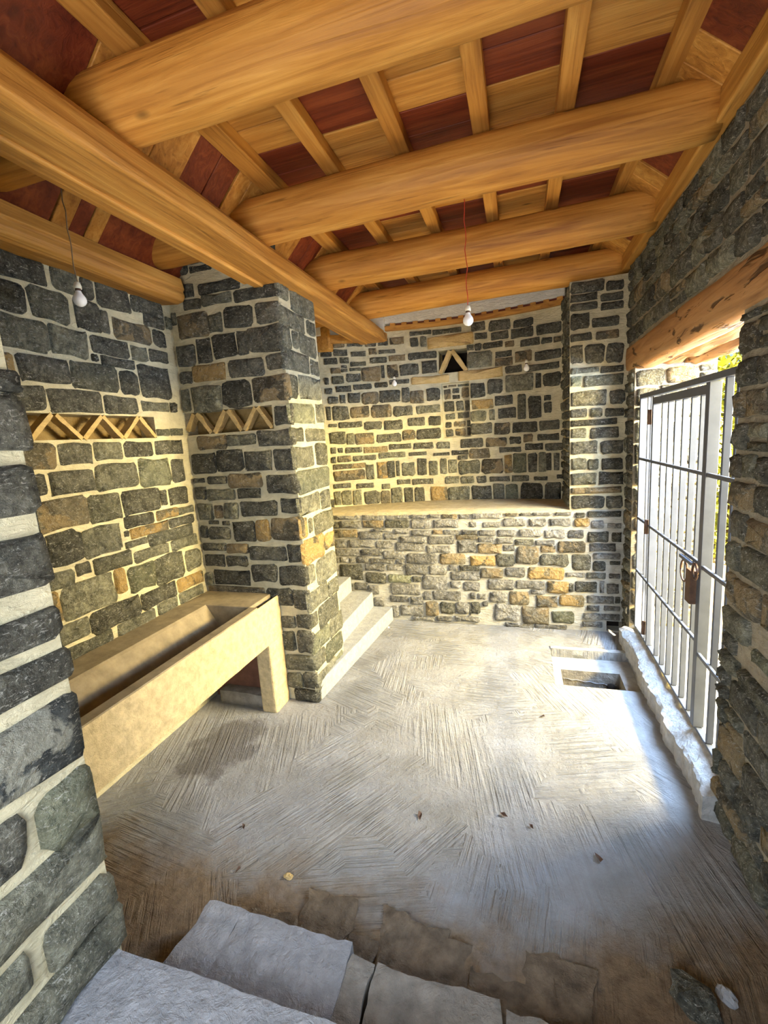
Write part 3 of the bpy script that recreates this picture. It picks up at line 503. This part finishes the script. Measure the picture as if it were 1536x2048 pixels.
tag(strip(us, 3.300, 3.66, -0.02, 0.035).build('trim_3', PLASTER), kind='structure')
g = strip([-2.42+i*0.12 for i in range(9)], 3.20, 3.62, -0.02, 0.06)
tag(g.build('trim_4', PLASTER), kind='structure')
tag(strip([-2.05+i*0.1 for i in range(7)], 3.115, 3.20, -0.02, 0.08).build('trim_5', PINE[0]), kind='structure')

# ---- right wall with the gateway
wr = G(); wr.box(XR, 1.5, -1.1, 2.36, -0.3, 3.72); wr.box(XR, 1.5, 4.26, 5.8, -0.3, 3.72); wr.box(XR, 1.5, 2.36, 4.26, 2.60, 3.72); wr.box(XR, 1.5, 2.36, 4.26, -0.3, 0.03)
wr = tag(wr.build('wall_right', MORTAR_R), kind='structure')
it = []
for q in ((1.0, 2.358, 0.02, 2.42), (1.5, 1.895, 2.42, 2.655), (4.262, 4.49, 0.02, 2.42), (1.65, 4.49, 2.662, 3.275)):
    it += fill(q[0], q[1], q[2], q[3], [], [(1.925, 2.085, 0.98, 1.05)], (0.085, 0.16), (0.12, 0.34), 0.024, R, [0, 0, 0, 1, 1, 2])
it.append((1.93, 2.08, 0.985, 1.04, 4))
lay(wr, P_right, it[:290], True, R, (0.012, 0.028))
P_jf = lambda u, v, d: (u, 4.26-d, v)
lay(wr, P_jf, fill(XR+0.005, 1.5, 0.2, 2.42, [], [], (0.10, 0.2), (0.14, 0.32), 0.016, R, [0, 2, 0, 1]), False, R, (0.012, 0.03))

# lintel of three rough logs
lt = root('wooden_lintel', (1.2, 3.3, 2.44), 'rough adzed timber lintel over the barred gateway', 'lintel')
def rough_beam(x0, x1, z0, z1, y0, y1, seed, amp):
    g = G(); n = 110; m = 22
    for i in range(n+1):
        y = y0+(y1-y0)*i/n
        for k in range(m):
            a = 2*math.pi*(k+0.5)/m; ca, sa = math.cos(a), math.sin(a); s = max(abs(ca), abs(sa))**0.75
            w = 1+amp*(N.noise(Vector((ca*2.2+seed, sa*2.2, y*2.6)))+0.9*N.noise(Vector((ca*7+seed, sa*7, y*4.0))))
            zoff = 0.012*N.noise(Vector((seed, y*1.3, 0)))
            g.v.append(((x0+x1)/2+(x1-x0)/2*ca/s*w, y, (z0+z1)/2+(z1-z0)/2*sa/s*w+zoff))
    for i in range(n):
        for k in range(m): g.f.append((i*m+k, i*m+(k+1) % m, (i+1)*m+(k+1) % m, (i+1)*m+k))
    g.f += [tuple(range(m)), tuple(n*m+k for k in range(m-1, -1, -1))]
    return g
rough_beam(0.895, 1.10, 2.430, 2.655, 1.90, 4.57, 1.0, 0.05).build('log', LINTEL_W, lt, True, (1.2, 3.3, 2.44))
rough_beam(1.10, 1.29, 2.455, 2.62, 2.1, 4.5, 5.0, 0.26).build('log', LINTEL_W, lt, True, (1.2, 3.3, 2.44))
rough_beam(1.28, 1.50, 2.440, 2.62, 2.1, 4.5, 9.0, 0.28).build('log', LINTEL_W, lt, True, (1.2, 3.3, 2.44))

# threshold under the gate
def sill_top(x, y):
    return 0.135+(x-0.86)*0.55 if x < 0.97 else 0.195-(x-0.97)*0.05
tag(rough_slab(0.855, 1.56, 2.29, 4.30, -0.02, 0.15, 0.018, 0.016, 0.035, 4.0, sill_top).build('threshold', SILL, None, False), 'broken pale cement threshold under the barred gate', 'threshold')

# ---- barred gate
GL = (0.955, 3.3, 0.2)
gt = root('barred_gate', GL, 'grey painted steel barred gate in the right-hand gateway', 'gate')
def gp(name, x0, x1, y0, y1, z0, z1, m=None, parent=None, bev=0.002):
    return bevel(G().box(x0, x1, y0, y1, z0, z1).build(name, m or STEEL, parent or gt, False, GL if (parent is None or parent is gt) else None), bev, 1)
gp('frame_post', .945, .995, 4.165, 4.195, .20, 2.22); gp('frame_post', .945, .995, 2.365, 2.40, .20, 2.22)
gp('top_rail', .945, .995, 2.40, 4.165, 2.185, 2.22); gp('bottom_rail', .950, .985, 2.40, 4.165, .205, .222)
gp('leaf_stile', .940, .990, 3.775, 3.805, .225, 2.18); gp('leaf_stile', .935, .990, 2.735, 2.785, .225, 2.18)
gp('leaf_rail', .942, .990, 2.785, 3.775, 2.120, 2.170)
for y in (3.99, 3.90): gp('bar', .955, .985, y-.008, y+.008, .225, 2.185)
for y in (3.615, 3.475, 3.335, 3.195, 3.05, 2.91): gp('bar', .955, .987, y-.009, y+.009, .225, 2.12)
for y in (2.60, 2.475): gp('bar', .955, .987, y-.010, y+.010, .225, 2.185)
for z, z2 in ((1.70, 1.70), (1.20, 1.19), (0.74, 0.68)):
    gp('cross_rail', .938, .955, 3.805, 4.165, z-.010, z+.010); gp('cross_rail', .938, .955, 2.785, 3.775, z-.010, z+.010); gp('cross_rail', .938, .955, 2.40, 2.735, z2-.011, z2+.011)
for z in (2.03, 1.19, 0.355):
    h = G().tube([(.928, 3.815, z-.055), (.928, 3.815, z+.055)], .014, 10).build('hinge', RUST, gt, True, GL)
gp('lock_box', .905, .950, 2.79, 2.865, .955, 1.15, RUST)
gp('bolt', .915, .935, 2.83, 3.02, 1.172, 1.192, STEEL)
ring = [(.925, 2.955+.055*math.cos(a), 1.105+.065*math.sin(a)) for a in [math.pi*2*i/16 for i in range(17)]]
G().tube(ring, .006, 6).build('pull_ring', RUST, gt, True, GL)
ring = [(.915, 2.755+.035*math.cos(a), 1.16+.045*math.sin(a)) for a in [math.pi*2*i/14 for i in range(15)]]
G().tube(ring, .007, 6).build('pull_ring', RUST, gt, True, GL)

# ---- floor with the drain pit
g = None
fl = sheet('floor', lambda u, v, d: (u, v, 0.0), -2.62, 1.0, -1.1, 4.6, [], FLOOR) if False else None
PIT = (0.235, 0.875, 3.45, 4.05); INN = (0.305, 0.765, 3.455, 3.83)
def Pf(u, v, d): return (u, v, d)
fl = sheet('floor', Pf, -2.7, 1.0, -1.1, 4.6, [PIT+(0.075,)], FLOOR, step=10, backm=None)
# open the bottom of the pit: replace its bottom by a ledge with a deeper box
me = fl.data
import bmesh
bm = bmesh.new(); bm.from_mesh(me)
for f in [f for f in bm.faces if all(abs(v.co.z+0.075) < 1e-5 for v in f.verts)]: bm.faces.remove(f)
bm.to_mesh(me); bm.free()
dp = root('drain_pit', (0.55, 3.75, -0.4), 'sunken concrete drain pit with a pipe hole beside the gate', 'pit')
at = (0.55, 3.75, -0.4)
led = G()
x0, x1, y0, y1 = PIT; a0, a1, b0, b1 = INN; z = -0.075
led.add([(x0, y0, z), (x1, y0, z), (x1, y1, z), (x0, y1, z), (a0, b0, z), (a1, b0, z), (a1, b1, z), (a0, b1, z)], [(0, 1, 5, 4), (1, 2, 6, 5), (2, 3, 7, 6), (3, 0, 4, 7)])
led.build('ledge', CONC, dp, False, at)
well = G(); zb = -0.42
well.add([(a0, b0, z), (a1, b0, z), (a1, b1, z), (a0, b1, z), (a0, b0, zb), (a1, b0, zb), (a1, b1, zb), (a0, b1, zb)], [(0, 1, 5, 4), (1, 2, 6, 5), (2, 3, 7, 6), (3, 0, 4, 7), (4, 5, 6, 7)])
well.build('well', SLAB2, dp, False, at)
G().tube([(0.70, 3.80, -0.20), (0.70, 3.832, -0.20)], [0.034, 0.034], 18).build('pipe_mouth', HOLE, dp, True, at)
cr = [(a0+0.02+(a1-a0-0.04)*i/12, 3.826, -0.155-0.03*i/12+0.006*math.sin(i*2.3)) for i in range(13)]
G().tube(cr, 0.0035, 5).build('mortar_seam', SLABM, dp, False, at)
rough_slab(x0-0.0, x1+0.02, y1, y1+0.05, -0.07, 0.012, 0.03, 0.006, 0.008, 2.0).build('kerb', CONC, dp, True, at)

# ---- steps up to the left behind the pier
st = G().prism([(-2.45, 2.9), (-1.535, 2.9), (-1.39, 4.49), (-2.45, 4.49)], -0.01, 0.15, 2)
st = tag(st.build('stairs', CONC), kind='structure'); bevel(st, 0.008)
for k, (xx, zt) in enumerate(((-1.612, 0.32), (-1.862, 0.49), (-2.11, 0.66))):
    bevel(G().box(-2.45, xx, YPB-0.0, 4.49, 0.0, zt).build('step', CONC, st), 0.008)

# ---- entry steps in the foreground
ls = tag(rough_slab(-1.457, 0.91, -0.79, 0.955, -0.02, 0.25, 0.05, 0.006, 0.012, 1.0).build('entry_landing', SLABM, None, True), 'pale grey concrete landing at the bottom left corner', 'landing')
es = root('entry_step', (-0.4, 1.1, 0.0), 'worn grey slabs of the lower entry step', 'step')
for i, (u0, u1, v1, zt, mm) in enumerate(((-1.305, -1.122, 1.275, .118, SLABM), (-1.125, -0.642, 1.262, .12, SLABM), (-0.638, -0.545, 1.235, .112, SLAB2), (-0.538, -0.10, 1.235, .108, SLAB2), (-0.09, 0.42, 1.22, .095, SLAB2), (0.43, 0.9, 1.20, .06, SLAB2))):
    rough_slab(u0, u1, 0.90, v1, -0.01, zt, 0.03, 0.006, 0.018, 3.0+i*5).build('slab', mm, es, True, (-0.4, 1.1, 0.0))
rb = root('rubble_edge', (-0.5, 1.4, 0.0), 'rough broken stones in earth along the edge of the raked floor', 'rubble')
xs = -1.17; i = 0
while xs < 0.15:
    w = R.uniform(0.10, 0.24)
    rough_slab(xs, xs+w+0.01, 1.20, 1.44+R.uniform(-.09, .06), -0.03, R.uniform(.006, .016), 0.02, 0.014, 0.05, 20+i*3).build('slab', EARTH, rb, False, (-0.5, 1.4, 0.0))
    xs += w; i += 1

def rock(name, c, s, m, seed, label, cat, group=None, rz=0.0):
    g = G(); nu, nv = 12, 8
    for j in range(nv+1):
        t = math.pi*j/nv
        for k in range(nu):
            a = 2*math.pi*k/nu; d = Vector((math.sin(t)*math.cos(a), math.sin(t)*math.sin(a), math.cos(t)))
            d = d*(1+0.45*N.noise(d*1.6+Vector((seed, 0, 0)))); dx, dy = d.x*s[0], d.y*s[1]
            g.v.append((dx*math.cos(rz)-dy*math.sin(rz), dx*math.sin(rz)+dy*math.cos(rz), max(-s[2]*0.5, d.z*s[2])))
    for j in range(nv):
        for k in range(nu): g.f.append((j*nu+k, (j+1)*nu+k, (j+1)*nu+(k+1) % nu, j*nu+(k+1) % nu))
    o = g.build(name, m); zmin = min(v[2] for v in g.v); o.location = (c[0], c[1], c[2]-zmin-0.002)
    return tag(o, label, cat, group)
rock('rock', (0.545, 1.46, 0.0), (0.085, 0.055, 0.04), SM[0], 3.0, 'dark fist-sized rock on the brown floor, bottom right corner', 'rock', rz=-0.5)
rock('stone_chip', (0.655, 1.50, 0.0), (0.035, 0.022, 0.026), SLABM, 8.0, 'pale angular chip of stone beside the dark rock', 'stone chip', rz=-0.8)
rock('stone_chip', (-1.075, 1.53, 0.0), (0.022, 0.014, 0.012), OCHRE, 5.0, 'small yellow chip of stone by the floor edge in front of the grey step', 'stone chip')
rock('pebble', (-1.39, 4.28, 0.0), (0.014, 0.011, 0.009), PLASTER, 6.0, 'white pebble at the foot of the concrete stairs', 'pebble')
LEAFTXT = ['upright brown dry leaf scrap alone in the middle of the raked floor', 'tiny brown scrap right of the upright leaf, second of three', 'tiny brown scrap between the upright leaf and its right neighbour', 'brown leaf scrap on the bright floor nearest the threshold', 'brown leaf scrap near the damp stain below the trough', 'brown leaf scrap closest to the near pier', 'small dark scrap halfway from the drain pit to the stairs']
for i, (x, y) in enumerate(((-0.545, 2.0), (0.02, 2.06), (-0.12, 2.1), (0.32, 1.95), (-1.45, 1.72), (-1.33, 1.50), (0.12, 3.0))):
    g = G(); s = R.uniform(.012, .022)
    for k in range(5): g.v.append((s*math.cos(k*1.257)*(1.6 if k == 0 else 1), s*0.6*math.sin(k*1.257), 0.004+0.010*(k % 2)))
    g.v.append((0, 0, 0.002)); g.f = [(k, (k+1) % 5, 5) for k in range(5)]
    o = g.build('dry_leaf', RUST); o.location = (x, y, 0.003); o.rotation_euler = (0, 0, R.uniform(0, 6)); tag(o, LEAFTXT[i], 'leaf', 'leaf scraps on the floor')

# ---- trough
TL = (-2.12, 1.9, 0.0)
tr_ = root('stone_trough', TL, 'long yellow rendered trough with an open basin, against the left alcove wall', 'trough')
prof = [(-2.445, .884), (-2.445, .556), (-1.80, .556), (-1.80, .884), (-1.865, .884), (-1.872, .70), (-1.97, .66), (-2.10, .66), (-2.225, .87), (-2.24, .884)]
g = G().prism(prof, 0.995, 2.572, 1); g.build('basin', TROUGHIN, tr_, False, TL)
bevel(G().box(-2.445, -1.862, 2.572, 2.862, .52, .884).build('end_block', TROUGHIN, tr_, False, TL), 0.006)
fr = rough_slab(-0.875, -0.555, 0.995, 2.862, 0.0, 0.012, 0.05, 0.003, 0.002, 2.0)
fr.v = [(-1.806+v[2], v[1], -v[0]) for v in fr.v]
fr.f = [f[::-1] for f in fr.f]
fr.build('front_face', TROUGH, tr_, True, TL)
bevel(G().box(-1.93, -1.797, 2.665, 2.868, -0.01, .558).build('leg', TROUGH, tr_, False, TL), 0.02, 3)
bevel(G().box(-2.44, -1.93, 2.80, 2.865, 0.0, .53).build('back_panel', REDBRICK, tr_, False, TL), 0.003)
rough_slab(-2.33, -1.93, 2.70, 2.80, -0.01, .115, 0.03, 0.008, 0.01, 6).build('base_block', SLAB2, tr_, True, TL)

# ---- ceiling: boards, battens, coves
cl = tag(G().box(-2.62, 1.45, -1.1, 5.44, 3.665, 3.72).build('ceiling', RED[0]), kind='structure')
BX = [-1.415, -1.009, -0.593, -0.167, 0.239, 0.674]; pitch = 0.512; Y0 = 1.94
for c in range(5):
    for k in range(-6, 7):
        ya = Y0+k*pitch; yel = (k+c) % 2 == 0; ns = 2 if yel else R.choice((1, 2, 2))
        cuts = [0]+sorted(R.uniform(0.35, 0.65) for _ in range(ns-1))+[1]
        for a, b in zip(cuts[:-1], cuts[1:]):
            z = 3.600+R.uniform(0, 0.006)
            bevel(G().box(BX[c], BX[c+1], ya+a*pitch+.003, min(5.43, ya+b*pitch-.003), z, z+.03).build('plank', (PINE if yel else RED)[0], cl), 0.003, 1)
for i, x in enumerate(BX):
    w = 0.0575 if i == 0 else 0.043
    bevel(G().box(x-w, x+w, -1.1, 5.43, 3.530, 3.602).build('batten', PINE[1], cl), 0.006, 2)
def cove(pA, pB, segs):
    # boards laid on the slope from pA (upper) to pB (lower), (x,z) pairs
    t = Vector((pB[0]-pA[0], pB[1]-pA[1])).normalized(); nrm = Vector((-t.y, t.x)); nrm = nrm if nrm.y > 0 else -nrm
    for y0, y1, yel in segs:
        off = R.uniform(0, .006) + (0.0 if yel else 0.008); q = [(pA[0]+nrm.x*off, pA[1]+nrm.y*off), (pB[0]+nrm.x*off, pB[1]+nrm.y*off), (pB[0]+nrm.x*(off+.03), pB[1]+nrm.y*(off+.03)), (pA[0]+nrm.x*(off+.03), pA[1]+nrm.y*(off+.03))]
        g = G()
        g.v = [(p[0], y, p[1]) for y in (y0+.0015, y1-.0015) for p in q]
        g.f = [(0, 3, 2, 1), (4, 5, 6, 7), (0, 1, 5, 4), (1, 2, 6, 5), (2, 3, 7, 6), (3, 0, 4, 7)]
        bevel(g.build('plank', (PINE if yel else RED)[0], cl), 0.003, 1)
cove((-1.44, 3.585), (-1.80, 3.225), [(0, .5, 1), (.5, .95, 1), (.95, 1.26, 0), (1.26, 1.565, 0), (1.565, 1.72, 1), (1.72, 1.93, 1), (1.93, 2.13, 1), (2.13, 2.30, 0), (2.30, 2.45, 0), (2.45, 2.56, 1), (2.56, 2.76, 1), (2.76, 3.0, 1), (3.0, 3.26, 1), (3.26, 3.41, 0), (3.41, 3.56, 0), (3.56, 3.68, 1), (3.68, 3.95, 1), (3.95, 4.18, 1), (4.18, 4.32, 0), (4.32, 4.46, 0), (4.46, 4.62, 1), (4.62, 5.2, 1)])
cove((0.66, 3.565), (0.90, 3.36), [(0, .6, 1), (.6, 1.1, 0), (1.1, 1.45, 0), (1.45, 1.66, 1), (1.66, 1.97, 1), (1.97, 2.366, 0), (2.366, 2.53, 1), (2.53, 2.75, 1), (2.75, 2.98, 1), (2.98, 3.28, 0), (3.28, 3.42, 1), (3.42, 3.62, 1), (3.62, 3.98, 1), (3.98, 4.22, 0), (4.22, 4.40, 1), (4.40, 4.7, 1), (4.7, 5.2, 1)])
cove((-1.88, 3.67), (-2.42, 3.13), [(1.0, 1.55, 0), (1.55, 1.93, 0), (1.93, 2.03, 1), (2.03, 2.12, 0), (2.12, 2.21, 1), (2.21, 2.66, 0), (2.66, 2.87, 0)])
tag(bevel(G().box(0.852, 0.925, -0.8, 4.95, 3.283, 3.405).build('trim_6', PINE[1]), 0.012, 3), kind='structure')

# logs carried by the beam and the right wall
LOGS = [(1.646, 'nearest the camera, crossing the top of the view'), (2.664, 'second from the camera, above the gate\'s near end'), (3.644, 'third from the camera, above the gate\'s far end'), (4.63, 'farthest one, resting on the stone pier by the back wall')]
for yl, txt in LOGS:
    g = G(); n = 44; m = 28; sd_ = yl*3.1; L0 = (-0.78, yl, 3.38)
    for i in range(n+1):
        x = -2.43+(0.885+2.43)*i/n
        rr = 0.130*(1+0.035*N.noise(Vector((x*0.8, sd_, 0)))); rr *= 0.96 if i == 0 else (0.90 if i == n else 1)
        if i == n-1: rr *= 0.97
        dz = 0.008*math.sin(x*1.7+sd_); dy = 0.010*math.sin(x*1.1+sd_*2)
        for k in range(m):
            a = 2*math.pi*k/m; q = rr*(1+0.022*N.noise(Vector((x*3.5, math.cos(a)*1.8+sd_, math.sin(a)*1.8))))
            g.v.append((x, yl+dy+q*math.cos(a), 3.380+dz+q*math.sin(a)))
    for i in range(n):
        for k in range(m): g.f.append((i*m+k, (i+1)*m+k, (i+1)*m+(k+1) % m, i*m+(k+1) % m))
    g.f += [tuple(range(m)), tuple(n*m+k for k in range(m-1, -1, -1))]
    o = mesh('log_beam', g.v, g.f, PINE[0], None, True, L0)
    tag(o, 'round peeled ceiling log, '+txt, 'log', 'round logs across the ceiling', 'thing')

# main beam from pier to pier
bl = (-1.6, 2.3, 3.1)
bmn = root('timber_beam', bl, 'big squared timber beam running from the near pier to the back wall', 'beam'); bmn['kind'] = 'thing'
def wavy_prism(pts, y0, y1, n, amp, seed):
    g = G(); m = len(pts)
    for i in range(n+1):
        y = y0+(y1-y0)*i/n
        for k, p in enumerate(pts):
            g.v.append((p[0]+amp*N.noise(Vector((k*3.3+seed, y*1.6, 0))), y, p[1]+amp*N.noise(Vector((k*3.3+seed, y*1.6, 5)))))
    for i in range(n):
        for k in range(m): g.f.append((i*m+k, i*m+(k+1) % m, (i+1)*m+(k+1) % m, (i+1)*m+k))
    g.f += [tuple(range(m))[::-1], tuple(n*m+k for k in range(m))]
    return g
o = wavy_prism([(-1.66, 3.092), (-1.448, 3.086), (-1.436, 3.10), (-1.436, 3.125), (-1.452, 3.205), (-1.50, 3.255), (-1.56, 3.283), (-1.76, 3.283), (-1.78, 3.13)], -0.9, 5.06, 48, 0.010, 2.0).build('squared_log', PINE[1], bmn, False, bl)
bevel(o, 0.008, 2)
for a0_, a1_ in ((-0.9, 2.865), (3.435, 5.02)):
    bevel(wavy_prism([(-1.722, 3.080), (-1.652, 3.074), (-1.646, 3.082), (-1.646, 3.15), (-1.722, 3.15)], a0_, a1_, 30, 0.004, 6.0).build('side_strip', PINE[1], bmn, False, bl), 0.006, 2)
    bevel(wavy_prism([(-1.765, 3.092), (-1.724, 3.090), (-1.724, 3.15), (-1.765, 3.15)], a0_, a1_-0.06, 30, 0.004, 9.0).build('side_strip', PINE[1], bmn, False, bl), 0.006, 2)
wp = (-2.35, 1.9, 3.1)
o = wavy_prism([(-2.448, 3.055), (-2.31, 3.042), (-2.268, 3.055), (-2.248, 3.085), (-2.252, 3.118), (-2.240, 3.128), (-2.262, 3.205), (-2.30, 3.215), (-2.448, 3.225)], 0.99, 2.80, 30, 0.007, 12.0)
o = mesh('wall_plate', o.v, o.f, PINE[1], None, False, wp); bevel(o, 0.01, 2)
tag(o, 'half-round timber wall plate on top of the left alcove wall', 'beam', kind='thing')
o = G().box(-2.2, -2.04, 4.85, 5.15, 3.03, 3.30); o = mesh('timber_block', o.v, o.f, PINE[1], None, False, (-2.12, 5.0, 3.1)); bevel(o, 0.02, 3)
tag(o, 'short timber block end beside the middle pier under the white band', 'block')

# ---- lamps without shades
def bulb(x, y, z, top, r, label, cordm, wob=0.01, hang=True):
    rt = root('light_bulb', (x, y, z), label, 'light bulb', 'bare bulbs'); at = (x, y, z)
    g = G(); prof = [(0.0, -1.0), (0.35, -0.94), (0.68, -0.74), (0.93, -0.38), (1.0, 0.0), (0.93, 0.36), (0.72, 0.72), (0.50, 1.05), (0.40, 1.35), (0.38, 1.5)]; n = 20
    for a, b in prof:
        for k in range(n): g.v.append((x+r*a*math.cos(2*math.pi*k/n), y+r*a*math.sin(2*math.pi*k/n), z+r*b))
    for i in range(len(prof)-1):
        for k in range(n): g.f.append((i*n+k, i*n+(k+1) % n, (i+1)*n+(k+1) % n, (i+1)*n+k))
    g.build('bulb', WHITE, rt, True, at)
    G().tube([(x, y, z+r*1.35), (x, y, z+r*1.75)], r*.42, 14).build('screw_cap', RUST, rt, True, at)
    G().tube([(x, y, z+r*1.7), (x, y, z+r*2.1), (x, y, z+r*2.6), (x, y, z+r*2.75)], [r*.56, r*.58, r*.42, r*.2], 16).build('socket', SOCK, rt, True, at)
    zt = z+r*2.7
    if hang:
        pts = [(x+wob*math.sin(k*1.9)*min(k, 3)/3*(1-k/16), y+wob*math.cos(k*2.3)*(1-k/16)*0.5, zt+(top-zt)*k/15) for k in range(16)]
    else: pts = [(x, y, zt), (x, y+0.02, zt+0.03), (x, yc(x)+0.02, zt+0.05)]
    G().tube(pts, 0.0028, 6).build('cord', cordm, rt, True, at)
    return rt
bulb(-0.30, 2.98, 2.700, 3.60, 0.033, 'bare white bulb on a long reddish cord hanging in mid-room', CORDR)
bulb(-2.085, 1.82, 2.785, 3.48, 0.031, 'bare white bulb hanging in front of the left alcove wall', CORD)
bulb(-1.36, 5.04, 2.615, 2.7, 0.029, 'small bulb on the back wall, left of the triangular niche', DARKP, hang=False)
bulb(0.075, 5.00, 2.625, 2.7, 0.031, 'small bulb on the back wall, right of the triangular niche', DARKP, hang=False)

# ---- bushes outside the gate
def bush(c, s, n, seed, label):
    rnd = random.Random(seed); rt = root('bush', (c[0], c[1], 0.06), label, 'bush', 'bushes outside the gate'); at = (c[0], c[1], 0.06); g = G()
    for _ in range(n):
        d = Vector((rnd.gauss(0, 1), rnd.gauss(0, 1), rnd.gauss(0, 1))).normalized()*rnd.uniform(0.55, 1.0)
        p = Vector((c[0]+d.x*s[0], c[1]+d.y*s[1], c[2]+d.z*s[2]))
        if p.z < 0.15: continue
        a = Vector((rnd.uniform(-1, 1), rnd.uniform(-1, 1), rnd.uniform(-1, 1))).normalized(); b = a.cross(Vector((rnd.uniform(-1, 1), rnd.uniform(-1, 1), 1))).normalized(); l = rnd.uniform(.05, .09)
        g.add([p-a*l, p+b*l*.45, p+a*l, p-b*l*.45], [(0, 1, 2, 3)])
    tag(g.build('foliage', LEAF, rt, False, at), kind='stuff')
    for k in range(5):
        e = Vector((c[0]+rnd.uniform(-.6, .6)*s[0], c[1]+rnd.uniform(-.6, .6)*s[1], c[2]+s[2]*rnd.uniform(0, .7)))
        G().tube([(c[0], c[1], 0.05), ((c[0]*2+e.x)/3+.05, (c[1]*2+e.y)/3, e.z*.45), tuple(e)], [.04, .03, .01], 7).build('branch', BRANCH, rt, True, at)
bush((2.75, 7.2, 1.5), (0.9, 1.0, 1.7), 5200, 1, 'yellow-green sunlit bush seen through the near half of the gate')
bush((5.2, 8.6, 2.6), (1.2, 1.2, 2.1), 4200, 2, 'taller bush behind the one seen through the gate bars')
bush((2.6, 10.6, 1.6), (1.1, 1.0, 1.8), 3200, 3, 'farthest bush seen between the gate bars and the stone jamb')
